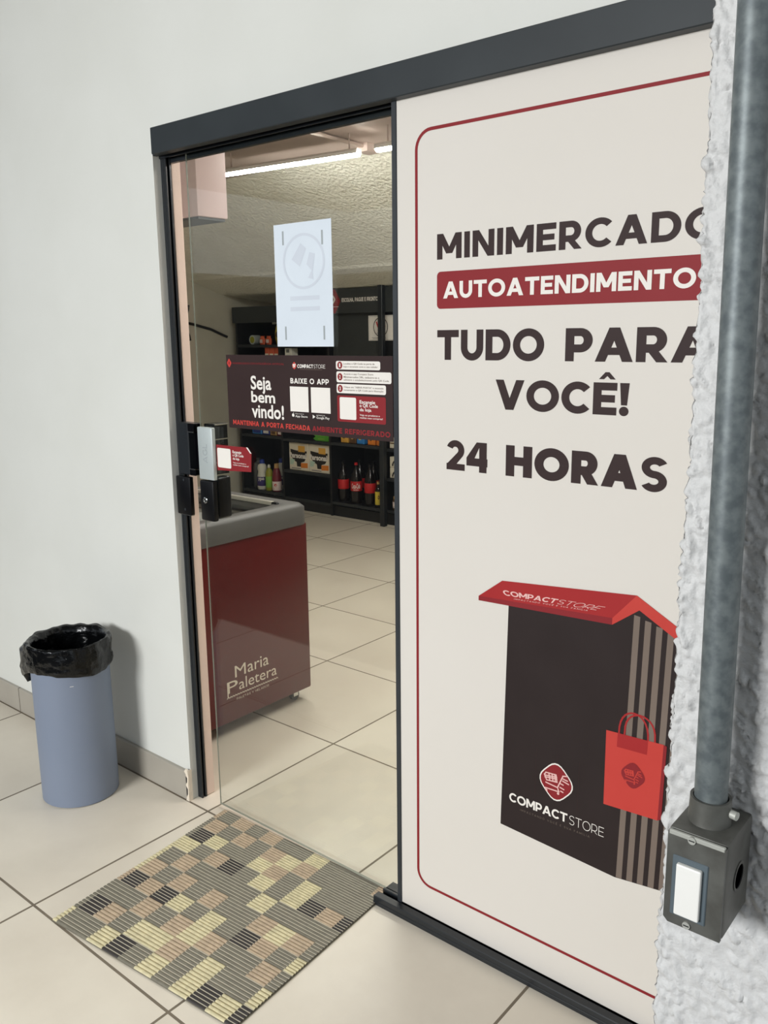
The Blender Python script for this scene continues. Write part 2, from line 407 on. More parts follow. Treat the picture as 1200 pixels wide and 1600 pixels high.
# ------------------------------------------------------------------ the setting
mb = MB(); mb.box(-6, 4.5, TY - TS, 6.0, -0.1, 0.0); struct(mb.build('floor', 'floor'))
M['asphalt'] = mat('dark_garage_floor', (58, 56, 54), 0.8, mott=(5, (48, 46, 45), 1.5))
mb = MB(); mb.box(-16, 14, -16.0, TY - TS, -0.3, -0.11); struct(mb.build('floor', 'asphalt'))
M['garage'] = mat('garage_wall_paint', (92, 92, 92), 0.8, mott=(1, (78, 78, 80), 1.5))
mb = MB(); mb.box(-16, 14, -16.2, -16.0, -0.3, 3.2); mb.box(-16.2, -16, -16.2, -1.26, -0.3, 3.2); struct(mb.build('wall_garage', 'garage'))  # unseen dark walls added to keep sky haze out of the glass reflections

HB = 2.10      # underside of the door header
mb = MB()
mb.box(-4.8, 0.0, 0.0, 0.09, 0, 3.0)                     # left of the door
mb.box(-0.01, 0.021, 0.048, 0.084, 0, HB + 0.1, 1, 0.003, 1)     # rough inner return of the jamb
mb.box(0.0, 1.86, 0.0, 0.09, HB + 0.02, 3.0)
mb.box(1.86, 3.4, 0.0, 0.09, 0, 3.0)
struct(mb.build('wall_front', ['wall', 'reveal']))
mb = MB(); mb.box(-4.8, 3.4, -6.2, 0.09, 3.0, 3.08); struct(mb.build('ceiling', 'porch'))

# interior shell
mb = MB(); mb.box(-4.3, -4.2, 0.09, 4.5, 0, 2.9); struct(mb.build('wall_left', 'inner'))
mb = MB(); mb.box(2.9, 3.0, 0.09, 4.5, 0, 2.9); struct(mb.build('wall_side', 'inner'))
mb = MB(); mb.box(-4.3, 3.0, 4.4, 4.5, 0, 2.9); struct(mb.build('wall_back', 'inner'))
mb = MB(); mb.box(-4.3, 3.0, 0.09, 2.32, 2.6, 2.7); struct(mb.build('ceiling', 'ceiling'))
ms = mat('rough_rendered_slope', (232, 230, 218), 0.55, mott=(4, (222, 219, 205), 1.2))
t = NT(ms); bnode = t.n['Principled BSDF']; p = t.pos()
vor = t.new('ShaderNodeTexVoronoi'); vor.inputs['Scale'].default_value = 42; vor.feature = 'SMOOTH_F1'; t.l.new(p, vor.inputs['Vector'])
h = t.math('ADD', t.math('MULTIPLY', vor.outputs[0], 0.7), t.noise(52, 3, p))
bn = t.new('ShaderNodeBump'); bn.inputs['Strength'].default_value = 0.9; bn.inputs['Distance'].default_value = 0.012
t.l.new(h, bn.inputs['Height']); t.l.new(bn.outputs[0], bnode.inputs['Normal'])
mb = MB()
prof = [(2.30, 2.605), (3.38, 2.095), (3.40, 2.075), (3.74, 1.966), (4.42, 1.90), (4.42, 2.2), (2.30, 2.8)]
mb.prism(prof, lambda u, v, w: (-4.25 + w, u, v), 7.2)
struct(mb.build('ceiling', ms))

# skirting, jamb channel, header, floor track
mb = MB(); mb.box(-4.8, -0.004, -0.012, 0.002, 0, 0.108, 0, 0.002, 1); sk = struct(mb.build('baseboard_left', 'skirt'))
mb = MB(); mb.box(-.012, .0005, -.0128, .0, .004, .1)  # dark box stands in for the shade inside the hollow
mb.build('hole', 'cable', sk)['label'] = 'dark hollow behind the broken skirting end'
mb = MB()
jag = [(.003, 0), (.004, .03), (.0025, .06), (.004, .09), (.002, .116), (-.010, .118), (-.016, .108), (-.009, .1), (-.010, .092), (-.003, .086), (-.002, .072), (-.008, .064), (-.012, .056), (-.007, .049), (-.002, .044), (-.001, .026), (-.006, .02), (-.011, .012), (-.013, 0)]
mb.prism(jag, lambda u, v, w: (u, -.0145 + w + .001 * math.sin(v * 160), v), .006)
mb.box(-.001, .0035, -.012, .002, 0, .114)
M['crumb'] = mat('crumbling_plaster', (226, 214, 196), 0.85, bump=(200, .5, .003))
o = mb.build('broken_plaster', 'crumb', sk); o['label'] = 'crumbling cream plaster on the broken end of the skirting'
mb = MB(); mb.box(0.0, 0.009, 0.026, 0.048, 0.0, HB + 0.02, 0, 0.001, 1); mb.box(0.009, 0.023, 0.027, 0.033, 0.0, HB + .02, 0, 0.001, 1); mb.box(0.009, 0.023, 0.041, 0.048, 0.0, HB + .02, 0, 0.001, 1)
struct(mb.build('trim_1', 'black'))
mb = MB()
mb.box(0.032, 1.95, -0.028, -0.001, HB, HB + 0.0735, 0, 0.002, 1)
struct(mb.build('trim_2', 'header'))
mb = MB()
mb.box(0.0, 1.86, 0.0, 0.014, HB + 0.004, HB + 0.03); mb.box(0.0, 1.86, 0.022, 0.026, HB - 0.002, HB + .03); mb.box(0.0, 1.86, 0.046, 0.06, HB - 0.012, HB + .03)
struct(mb.build('trim_3', 'black'))
mb = MB()
mb.box(0.85, 1.86, -0.03, 0.022, 0.0, 0.012, 0, 0.001, 1); mb.box(0.85, 1.86, -0.03, -0.006, 0.012, 0.028, 0, 0.002, 1); mb.box(0.85, 1.86, 0.012, 0.022, 0.012, 0.026, 0, 0.002, 1)
mb.box(0.85, 0.915, 0.026, 0.06, 0.0, 0.022, 0, 0.002, 1); mb.box(0.885, 0.915, 0.04, 0.06, 0.022, 0.034, 0, 0.002, 1)
struct(mb.build('trim_4', 'black'))

# rough rendered pillar in the right foreground
PX, PY = 1.918, -0.73
def rough(p):
    q = Vector((p.x + p.y * .7, p.z * 0.8 + p.x * 0.6, p.y))
    w = Vector((noise.noise(q * 60), noise.noise(q * 60 + Vector((7, 3, 1))), 0)) * 0.006
    d = noise.voronoi((q + w) * 92)[0]
    k = .35 + .9 * max(0, noise.noise(q * 55) + .45)
    h = min(1.0, (d[1] - d[0]) * 1.8) ** .7 * 0.0066 * k
    return h + noise.noise(q * 48) * 0.0030 + noise.noise(q * 120) * 0.0026 + noise.noise(q * 12) * 0.002 - 0.002
mb = MB(); step = 0.0028
zs = [i * .012 for i in range(50)] + [.6 + i * step for i in range(int(1.38 / step))] + [1.98 + i * .012 for i in range(86)]
cols = []
for k in range(40, 0, -1): cols.append((Vector((PX, PY + k * step, 0)), Vector((-1, 0, 0))))
for k in range(5):
    a = math.radians(k * 22.5); cols.append((Vector((PX + .005 - .005 * math.cos(a), PY + .005 - .005 * math.sin(a), 0)), Vector((-math.cos(a), -math.sin(a), 0))))
for k in range(2, 80): cols.append((Vector((PX + k * step, PY, 0)), Vector((0, -1, 0))))
for k in range(40): cols.append((Vector((PX + 80 * step + k * .012, PY, 0)), Vector((0, -1, 0))))
grid = []
for c, n in cols:
    grid.append([mb.b.verts.new(c + Vector((0, 0, z)) + n * rough(c + Vector((0, 0, z)))) for z in zs])
for A, B in zip(grid, grid[1:]):
    for j in range(len(zs) - 1): mb.b.faces.new((A[j], B[j], B[j + 1], A[j + 1]))
mb.box(PX + .004, 3.4, PY + .012, -0.001, 0, 3.0)
M['pillar'] = mat('white_rough_render', (201, 200, 198), 0.6, bump=(260, 0.5, 0.002))
struct(mb.build('wall_right', 'pillar', smooth=80))

# ------------------------------------------------------------------ sliding glass door
dr = bpy.data.objects.new('door_1', None); C.objects.link(dr); dr.location = (0.53, 0.034, 0.0); ORG[dr] = Vector(dr.location); dr['kind'] = 'structure'
dr['label'] = 'frameless sliding glass door, slightly open, with locks on its edge'
mb = MB(); mb.box(0.114, 0.98, 0.030, 0.038, 0.014, HB + 0.02); gp = mb.build('glass_pane', 'glass', dr)
M['glass_edge'] = mat('polished_glass_edge', (158, 158, 146), 0.25)
mb = MB(); mb.box(0.1132, 0.1140, 0.0325, 0.0365, 0.014, HB + 0.02); mb.box(0.1128, 0.98, 0.0305, 0.0375, 0.0125, 0.014); mb.build('polished_edge', 'glass_edge', gp)
mb = MB()
mb.box(0.120, 0.190, 0.014, 0.0285, 1.140, 1.303, 0, 0.003, 2)
lk = mb.build('lock_cover', 'silver', dr, 40); lk['label'] = 'silver cover of the electric lock'
pl = Plane((0.155, 0.014, 1.222), (0, 0, 1), (-1, 0, 0), (0, -1, 0), 0.0003)
pl.part('lettering', [(caps('AGL', -0.03, 0.03, -.009, .012, .16), 'tape', 1)], lk, 'faint grey letters on the silver lock cover')
mb = MB(); mb.box(0.122, 0.172, 0.0395, 0.093, 1.150, 1.311, 0, 0.002, 1); bd = mb.build('lock_body', 'lockblack', dr)
mb = MB()
for z in (1.151, 1.190, 1.262, 1.307): mb.box(0.1715, 0.1735, 0.041, 0.092, z, z + .003)
mb.build('chrome_trim', 'chrome', bd)
mb = MB(); mb.box(0.124, 0.188, 0.010, 0.0285, 1.010, 1.137, 0, 0.004, 2)
kl = mb.build('rim_lock', 'mattblack', dr, 40)
mb = MB(); mb.lathe([(0.0095, 0), (0.0095, .004), (0.008, .005), (0.006, .005), (0.0055, .004), (.002, .004)], seg=24)
bmesh.ops.rotate(mb.b, verts=mb.b.verts, cent=(0, 0, 0), matrix=Matrix.Rotation(math.radians(90), 3, 'X')); bmesh.ops.translate(mb.b, verts=mb.b.verts, vec=(.152, .010, 1.076))
mb.build('keyhole', 'chrome', kl, 40)
mb = MB(); mb.box(0.124, 0.175, 0.0395, 0.096, 1.012, 1.145, 0, 0.008, 3); mb.build('rim_lock_body', 'mattblack', dr, 40)

# strikes on the jamb
st = thing('strike_plate', (0.06, 0.03, 1.145), 'dark strike frame of the electric lock on the left door jamb', 'lock strike')
mb = MB(); mb.box(0.0235, 0.075, 0.013, 0.0475, 1.147, 1.312, 0, 0.003, 1); mb.build('strike_body', M['black'], st)
mb = MB(); mb.box(0.075, 0.104, 0.012, 0.047, 1.286, 1.312, 0, .002, 1); mb.box(0.075, 0.104, 0.012, 0.047, 1.147, 1.167, 0, .002, 1); mb.box(0.075, .104, .04, .047, 1.167, 1.286); mb.build('strike_arm', 'lockblack', st)
for z in (1.283, 1.166):
    mb = MB(); mb.box(0.075, 0.103, 0.011, 0.0125, z, z + .0032); mb.build('chrome_edge', 'chrome', st)
st2 = thing('strike_box', (0.05, 0.0, 1.02), 'black lock keeper box on the left door jamb, below the strike frame', 'lock strike')
mb = MB(); mb.box(0.004, 0.074, 0.010, 0.0258, 1.016, 1.140, 0, 0.003, 2); mb.build('box', 'mattblack', st2, 40)
for z in (1.034, 1.13):
    mb = MB(); mb.tube([(.045, .0105, z), (.045, .0088, z)], .004, 12); mb.build('screw', 'stile', st2)
mb = MB(); mb.box(0.012, 0.07, 0.013, 0.0255, 1.014, 1.0162); mb.build('chrome_edge', 'chrome', st2)

# ------------------------------------------------------------------ poster covered panel
po = thing('advertising_panel', (1.37, 0.005, 0.028), 'tall cream vinyl-covered fixed panel with shop advertising, right of the glass door', 'advertising panel')
mb = MB(); mb.box(0.931, 1.86, 0.0, 0.011, 0.028, HB + .02); mb.build('panel_board', 'poster', po)
mb = MB(); mb.box(0.917, 0.932, -0.003, 0.021, 0.014, HB + .004, 0, 0.0015, 1); mb.build('edge_strip', 'stile', po)['label'] = 'graphite metal strip along the left edge'
P = Plane((0, 0, 0), (1, 0, 0), (0, 0, 1), (0, -1, 0), 0.0004)
P.part('red_border', [(outline(rrect(0.985, 1.752, 0.112, 2.03, 0.045, 8), 0.0075), 'ink_red', 1)], po)
P.part('lettering', [(caps('MINIMERCADO', 1.048, 1.690, 1.742, 1.798, .245, .115), 'ink', 1)], po, 'dark brown word MINIMERCADO')
band = P.part('red_band', [([rrect(1.048, 1.69, 1.632, 1.715, 0.010)], 'ink_red', 1)], po)
P.part('lettering', [(caps('AUTOATENDIMENTO', 1.066, 1.648, 1.655, 1.692, .24, .1), 'ink_white', 2)], band, 'white word AUTOATENDIMENTO')
P.part('lettering', [(caps('TUDO', 1.049, 1.331, 1.516, 1.584, .262, .09), 'ink', 1)], po, 'dark brown word TUDO')
P.part('lettering', [(caps('PARA', 1.381, 1.690, 1.516, 1.584, .262, .08), 'ink', 1)], po, 'dark brown word PARA')
P.part('lettering', [(caps('VOCÊ!', 1.211, 1.527, 1.408, 1.474, .262, .08), 'ink', 1)], po, 'dark brown word VOCÊ with exclamation mark')
P.part('lettering', [(caps('24', 1.077, 1.192, 1.259, 1.329, .29, .07), 'ink', 1)], po, 'dark brown number 24')
P.part('lettering', [(caps('HORAS', 1.241, 1.616, 1.259, 1.329, .3, .08), 'ink', 1)], po, 'dark brown word HORAS')
# plain kiosk picture that carries the shop emblem
body = [[(1.256, .960), (1.245, .389), (1.545, .371), (1.557, .999)]]
def side_x(u, z): return 1.557 - .012 * (.999 - z) / .628 + u
sd = [[(1.557, .999), (1.545, .371), (1.672, .386), (1.684, .955), (1.573, 1.008)]]
stripes = [[(1.557 + a, .995 - a * .3), (1.545 + a, .373 + a * .11), (1.545 + a + .0135, .373 + a * .11), (1.557 + a + .0135, .993 - a * .3)] for a in [.004 + .0245 * i for i in range(5)]]
kio = P.part('kiosk_picture', [(body, 'ink_dark', 1), (sd, 'ink_dark', 1), (stripes, 'ink_taupe', 2),
    (strokes([[(1.34 + .055 * i, .62), (1.338 + .055 * i, .50)] for i in (0, 1, 2)], .0015), 'ink', 2)], po, 'printed plain dark kiosk with taupe stripes on its side')
roof = P.part('roof', [([[(1.173, .962), (1.238, 1.011), (1.565, 1.037), (1.513, .977)]], 'ink_roof', 3), ([[(1.173, .962), (1.513, .977), (1.513, .962), (1.173, .951)]], 'ink_red', 3),
    ([[(1.565, 1.037), (1.513, .977), (1.513, .962), (1.572, 1.006)], [(1.565, 1.037), (1.572, 1.006), (1.69, .938), (1.69, .966)]], 'ink_bag', 3)], kio, 'red printed roof')
def persp(polys, q):   # maps the unit square to a slanted quad (bl, br, tr, tl)
    f = lambda a, b: tuple(q[0][i] * (1 - a) * (1 - b) + q[1][i] * a * (1 - b) + q[2][i] * a * b + q[3][i] * (1 - a) * b for i in (0, 1))
    return [[f(a, b) for a, b in pl] for pl in polys]
rq = ((1.245, .977), (1.475, .987), (1.497, .9985), (1.238, .989))
P.part('lettering', [(persp(caps('COMPACT', 0, .57, 0, 1, .22, .06) + caps('STORE', .585, 1, 0, 1, .09, .12), rq), 'ink_pink', 4),
    (persp(caps('IMPACTANDO VOCÊ E SUA FAMÍLIA', 0, 1, 0, 1, .16, .5), ((1.27, .9715), (1.455, .981), (1.457, .984), (1.272, .9745))), 'ink_pink', 4)], kio, 'pale lettering across the red roof')
P.part('emblem', [([diamond(1.393, .552, .0535, .0585, .38)], 'ink_white', 3), ([diamond(1.393, .552, .0495, .054, .38)], 'ink_red', 4), (cart(1.393, .550, .052, .056, .003), 'ink_pink', 5)], kio, 'white-edged red diamond emblem with a shopping cart')
P.part('lettering', [(caps('COMPACT', 1.269, 1.425, .460, .483, .22, .07) + caps('STORE', 1.430, 1.516, .459, .482, .075, .14), 'ink_white', 3),
    (caps('IMPACTANDO VOCÊ E SUA FAMÍLIA', 1.300, 1.482, .4445, .4495, .12, .62), 'ink_taupe', 3)], kio, 'white bold and thin lettering under the emblem')
def arch(x0, x1, zb, zt, n=14): return [(x0 + (x1 - x0) * (.5 - .5 * math.cos(math.pi * i / n)), zb + (zt - zb) * math.sin(math.pi * i / n) ** .7) for i in range(n + 1)]
P.part('bag_picture', [([[(1.511, .719), (1.640, .724), (1.636, .547), (1.512, .541)]], 'ink_bag', 4), ([[(1.640, .724), (1.647, .722), (1.644, .552), (1.636, .547)]], 'ink_red', 4),
    ([[(1.538, .720), (1.606, .7228), (1.605, .690), (1.537, .6875)]], 'ink_roof', 5),
    (strokes([arch(1.540, 1.606, .715, .775)], .004) + strokes([arch(1.553, 1.621, .722, .774)], .004), 'ink_roof', 3),
    ([diamond(1.577, .632, .033, .037, .38)], 'ink_red', 6), (cart(1.577, .630, .033, .036, .0022), 'ink_bag', 7)], po, 'printed red paper shopping bag with a darker cart emblem')

# ------------------------------------------------------------------ prints stuck on the glass
no = thing('paper_notice', (0.585, 0.0295, 1.545), 'blank-backed white paper sheet taped to the glass above the dark banner', 'paper notice')
mb = MB(); mb.box(0.479, 0.692, 0.0285, 0.0293, 1.546, 1.868); mb.build('sheet', 'paper', no)
Q = Plane((0, 0.0285, 0), (1, 0, 0), (0, 0, 1), (0, -1, 0), 0.0003)
for a, b in ((.514, 1.832), (.659, 1.824), (.514, 1.582), (.659, 1.582)):
    Q.part('tape', [([[(a - .003, b - .018), (a + .003, b - .018), (a + .003, b + .018), (a - .003, b + .018)]], 'tape', 1)], no)
Q.part('faint_print', [(ell(.589, 1.768, .078, .072, .007, 0, 360, 40), 'paper_line', 1), ([[(.545, 1.775), (.575, 1.755), (.60, 1.80), (.58, 1.815)], [(.60, 1.76), (.622, 1.74), (.632, 1.785), (.612, 1.79)], [(.605, 1.725), (.625, 1.72), (.62, 1.745)]], 'paper_line', 1),
    ([[(.535 + .0, z), (.645, z), (.645, z + .011), (.535, z + .011)] for z in (1.668, 1.64)], 'paper_line', 1)], no, 'pale print showing through from the other side')

bnr = thing('door_banner', (0.575, 0.0295, 1.308), 'wide dark brown welcome banner with white lettering stuck across the glass door', 'banner')
mb = MB(); mb.box(0.258, 0.891, 0.0278, 0.0294, 1.308, 1.5225); mb.build('sheet', M['ink'], bnr)
B = Plane((0, 0.0278, 0), (1, 0, 0), (0, 0, 1), (0, -1, 0), 0.0003)
W1 = lambda *a, **k: words(*a, **k)
B.part('red_emblem', [([diamond(.271, 1.4985, .0105, .014, .2)], 'ink_bag', 1), ([diamond(.271, 1.4985, .004, .006, .2)], 'ink_red', 2)], bnr)
B.part('lettering', [(W1('MINIMERCADOS COM INTELIGÊNCIA ARTIFICIAL', .286, .503, 1.4955, 1.502), 'ink_red', 1)], bnr, 'small red line of capitals at top left')
B.part('lettering', [(W1('Seja', .362, .448, 1.412, 1.464, .022), 'ink_white', 1), (W1('bem', .362, .462, 1.387, 1.420, .022), 'ink_white', 1), (W1('vindo!', .362, .496, 1.343, 1.383, .022), 'ink_white', 1)], bnr, 'large white words Seja bem vindo')
B.part('brand_mark', [([diamond(.543, 1.4945, .010, .012, .35)], 'ink_bag', 1), (cart(.543, 1.4945, .0095, .011, .0012), 'ink_white', 2), (caps('COMPACT', .555, .615, 1.4885, 1.4985, .24, .06) + caps('STORE', .617, .660, 1.4885, 1.4985, .1, .12), 'ink_white', 1), (R_(.565, 1.4845, .648, 1.4852), 'ink_taupe', 1)], bnr, 'red diamond and white lettering at the top middle')
B.part('lettering', [(caps('BAIXE O APP', .526, .672, 1.446, 1.4605, .23, .12), 'ink_white', 1)], bnr, 'white words BAIXE O APP')
B.part('white_square', [([[(.523, 1.369), (.594, 1.369), (.594, 1.4375), (.523, 1.4375)]], 'ink_white', 1), ([[(.604, 1.369), (.676, 1.369), (.676, 1.4375), (.604, 1.4375)]], 'ink_white', 1)], bnr, 'two white code squares side by side')
ap = (.5335, 1.3595)
B.part('store_badge', [([rrect(.524, .593, 1.3495, 1.3665, .002, 3)], 'ink_dark', 1), ([rrect(.604, .675, 1.3495, 1.3665, .002, 3)], 'ink_dark', 1),
    (disc(ap[0] - .0014, ap[1] - .001, .0036, .0046, 16) + disc(ap[0] + .0012, ap[1] - .001, .0036, .0046, 16) + [[(ap[0], ap[1] + .004), (ap[0] + .003, ap[1] + .007), (ap[0] + .001, ap[1] + .007)]], 'ink_white', 2), (disc(ap[0] + .0055, ap[1] + .0005, .0018, .002, 12), 'ink_dark', 3),
    (W1('App Store', .542, .589, 1.3515, 1.3595, .01) + W1('Disponível na', .542, .575, 1.361, 1.3645), 'ink_white', 2),
    ([[(.609, 1.3525), (.619, 1.358), (.609, 1.3635)]], 'ink_white', 2), (W1('Google Play', .623, .672, 1.351, 1.3595, .01) + W1('DISPONÍVEL NO', .623, .655, 1.361, 1.3645), 'ink_white', 2)], bnr, 'two small dark app store badges')
for (x0, x1, z0, z1, n, cz, ls) in ((.699, .851, 1.487, 1.509, '1', 1.498, ['Localize o QR Code na porta da', 'loja e escaneie com o seu celular']),
        (.700, .887, 1.4535, 1.482, '2', 1.468, ['Acesse o app Compact Store', 'Minimercados 24h, cadastre-se e', 'adicione o estabelecimento pelo QR Code']), (.700, .869, 1.4255, 1.4495, '3', 1.4375, ['Clique em "ABRIR PORTA" e escaneie', 'novamente o QR Code para liberação'])):
    k = len(ls); lines = []
    for i, l in enumerate(ls):
        zc = (z0 + z1) / 2 + (k - 1) * .0038 - i * .0076; lines += W1(l, .726, .726 + (x1 - .008 - .726) * (len(l) / max(len(q) for q in ls)), zc - .003, zc + .0028, .008)
    B.part('step_box', [([rrect(x0, x1, z0, z1, .005)], 'ink_white', 1), (disc(.713, cz, .0088, .0095), 'ink_red', 2), (W1(n, .7105, .7155, cz - .005, cz + .005, .03), 'ink_white', 3), (lines, 'ink_taupe', 2)], bnr, 'white rounded instruction box numbered ' + n)
rb = B.part('red_card', [([rrect(.701, .868, 1.3505, 1.4195, .005)], 'ink_red', 1), ([rrect(.710, .768, 1.357, 1.415, .004)], 'ink_white', 2),
    (W1('Escaneie', .780, .833, 1.4005, 1.4095, .02) + W1('o QR Code', .780, .842, 1.390, 1.400, .02) + W1('da loja', .780, .82, 1.3785, 1.389, .02) + W1('Veja os produtos e', .780, .848, 1.3675, 1.3735, .01) + W1('realize suas compras!', .780, .858, 1.3605, 1.3665, .01), 'ink_white', 2)], bnr, 'red rounded card with white words and a blank code square')
B.part('lettering', [(caps('MANTENHA A PORTA FECHADA', .277, .598, 1.3185, 1.3325, .24, .14), 'ink_bag', 1), (caps('AMBIENTE REFRIGERADO', .606, .882, 1.3185, 1.3325, .24, .14), 'ink_red', 1)], bnr, 'red line of capitals along the bottom edge')

sk2 = thing('lock_sticker', (0.26, 0.0295, 1.18), 'small red code sticker with a folded corner on the glass beside the silver lock', 'sticker')
S = Plane((0, 0.0288, 0), (1, 0, 0), (0, 0, 1), (0, -1, 0), 0.0003)
mb = MB(); mb.prism([(.1915, 1.172), (.346, 1.180), (.350, 1.234), (.334, 1.252), (.1915, 1.251)], lambda u, v, w: (u, .0296 - w, v), .0008); mb.build('sheet', 'ink_red', sk2)
S.part('white_square', [([rrect(.195, .257, 1.182, 1.242, .005)], 'ink_white', 1)], sk2)
S.part('folded_corner', [([[(.328, 1.2525), (.335, 1.2525), (.351, 1.236), (.346, 1.235)]], 'ink_white', 1)], sk2)
S.part('lettering', [(W1('Escaneie', .266, .306, 1.2305, 1.239, .02) + W1('o QR Code', .266, .315, 1.2195, 1.229, .02) + W1('da loja', .266, .296, 1.2085, 1.218, .02) + W1('Veja os produtos e', .266, .325, 1.199, 1.204, .01) + W1('realize suas compras!', .266, .336, 1.1925, 1.1975, .01), 'ink_white', 1)], sk2, 'white words on the sticker')

# ------------------------------------------------------------------ conduit and switch box on the pillar
sb = thing('switch_box', (1.985, -0.775, 0.942), 'grey cast metal electrical box with white rocker switch on the rough white pillar', 'switch')
X0, X1, Y0, Y1, Z0, Z1 = 1.954, 2.017, -0.82, -0.735, 0.942, 1.054
mb = MB(); mb.box(X0, X1, Y0 + .004, Y1, Z0, Z1, 0, 0.004, 2)
mb.lathe([(.0245, Z1 - .012), (.0225, Z1 + .0), (.0215, Z1 + .022), (.0215, Z1 + .028), (.0185, Z1 + .028), (.0185, Z1 + .02)], 1.9835, -.778, 28)
mb.build('box_body', 'alubox', sb, 40)
mb = MB()
mb.prism([(X0 + .001, Z0 + .006), (X0 + .006, Z0 + .001), (X1 - .001, Z0 + .001), (X1 - .001, Z1 - .003), (X0 + .001, Z1 - .003)], lambda u, v, w: (u, Y0 - w + .004, v), .005)
cv = mb.build('cover_plate', 'alubox', sb)
mb = MB(); mb.box(X0 + .002, X1 - .002, Y0 - .0015, Y0 + .003, Z1 - .0065, Z1 - .001, 0, .001, 1); mb.build('worn_edge', 'alubox2', cv)
mb = MB(); mb.box(1.962, 2.0, Y0 - .0025, Y0, .955, 1.026, 0, .001, 1); mb.build('switch_surround', 'switchblue', sb)
mb = MB(); mb.box(1.968, 1.9945, Y0 - .008, Y0 - .002, .960, 1.020, 0, .0015, 2); mb.build('rocker', 'switchwhite', sb)
for z, x in ((Z1 - .005, 1.981), (Z0 + .006, 1.981)):
    mb = MB(); mb.tube([(x, Y0, z), (x, Y0 - .003, z)], .0042, 14); mb.box(x - .003, x + .003, Y0 - .0034, Y0 - .0028, z - .0005, z + .0005, 1); mb.build('screw', ['alubox2', 'mattblack'], sb, 40)
mb = MB(); mb.tube([(2.004, -.778, 1.069), (2.0125, -.78, 1.069)], .0048, 14); mb.build('clamp_screw', 'alubox2', sb, 40)
mb = MB(); mb.lathe([(.0165, 0), (.0165, .0012), (.0135, .0012), (.0135, -.004), (.001, -.004)], seg=24, mats=[0, 0, 1, 1])
bmesh.ops.rotate(mb.b, verts=mb.b.verts, cent=(0, 0, 0), matrix=Matrix.Rotation(math.radians(90), 3, 'Y')); bmesh.ops.translate(mb.b, verts=mb.b.verts, vec=(X1, -.775, .998))
mb.build('knockout', ['alubox', 'cable'], sb, 40)
cd = MB(); cd.tube([(1.9835, -.778, 1.066), (1.976, -.776, 1.6), (1.968, -.775, 2.2), (1.957, -.774, 2.98)], .0172, 32)
tag(cd.build('steel_conduit', 'zinc', None, 40), 'galvanised steel conduit pipe rising from the grey switch box on the pillar', 'pipe')

# ------------------------------------------------------------------ door mat
mt = thing('door_mat', (0.52, -0.3, 0.0), 'ribbed checkered doormat in olive, cream, tan and black in front of the glass door', 'doormat')
MATC = dict(g=(118, 113, 98), c=(212, 201, 162), t=(188, 167, 140), k=(52, 46, 43))
for k, c in MATC.items(): M['mat_' + k] = mat('mat_pvc_' + k, c, 0.6, mott=(60, tuple(int(v * .9) for v in c), 1.5))
M['mat_l'] = mat('mat_thread', (196, 188, 168), 0.6)
GR = ['tgtgtggcgggt', 'gtgtgtctgggg', 'gkcggctgcggg', 'ccgtkgcgcktk', 'cgtggggcgggg', 'ctgtgtggtctg', 'tktkcgcgktgc', 'gggtgtctggtg', 'gktgcctgcggc', 'cggckgcgckck']
EA = [0, .025, .118, .212, .305, .398, .49, .583, .676, .768, .86, .953, 1.0]
EB = [0, .085, .18, .27, .365, .472, .58, .675, .785, .895, 1.0]
NX, NY = 12, 10
cor = [Vector((.147, .024)), Vector((.854, .043)), Vector((.89, -.575)), Vector((.208, -.64))]   # back-left, back-right, front-right, front-left
def mxy(a, b): return cor[0] * (1 - a) * (1 - b) + cor[1] * a * (1 - b) + cor[2] * a * b + cor[3] * (1 - a) * b
mb = MB(); keys = ['g', 'c', 't', 'k', 'l']; RPC = 6
for j in range(NY):
    for r in range(RPC):
        b0 = EB[j] + (EB[j + 1] - EB[j]) * r / RPC; b1 = EB[j] + (EB[j + 1] - EB[j]) * (r + 1) / RPC; db = b1 - b0
        for i in range(NX):
            m = keys.index(GR[j][i]); a0, a1 = EA[i], EA[i + 1]
            gap = {'g': .2, 'k': .2, 'c': .1, 't': .06}[GR[j][i]]; zt = .0066 if GR[j][i] in 'gk' else .0042
            zz = [(b0, zt), (b0 + db * gap, zt), (b0 + db * (gap + .16), .0072), (b0 + db * .5 + db * gap / 2, .0082), (b1 - db * .16, .0072), (b1, min(zt, .0044))]
            for q, ((ba, za), (bb, zb)) in enumerate(zip(zz, zz[1:])):
                pts = []
                for a, b, z in ((a0, ba, za), (a1, ba, za), (a1, bb, zb), (a0, bb, zb)):
                    v = mxy(a, b); pts.append((v.x, v.y, z))
                mm = m
                if q == 0: mm = 4 if GR[j][i] in 'gk' else m
                mb.face(pts[::-1], mm)
o = mb.build('ribbed_top', ['mat_' + k for k in keys], mt, normals=False)
mb = MB(); mb.prism([tuple(mxy(a, b)) for a, b in ((0, 0), (1, 0), (1, 1), (0, 1))], lambda u, v, w: (u, v, .0004 + w), .0036); mb.build('backing', M['mat_g'], mt)

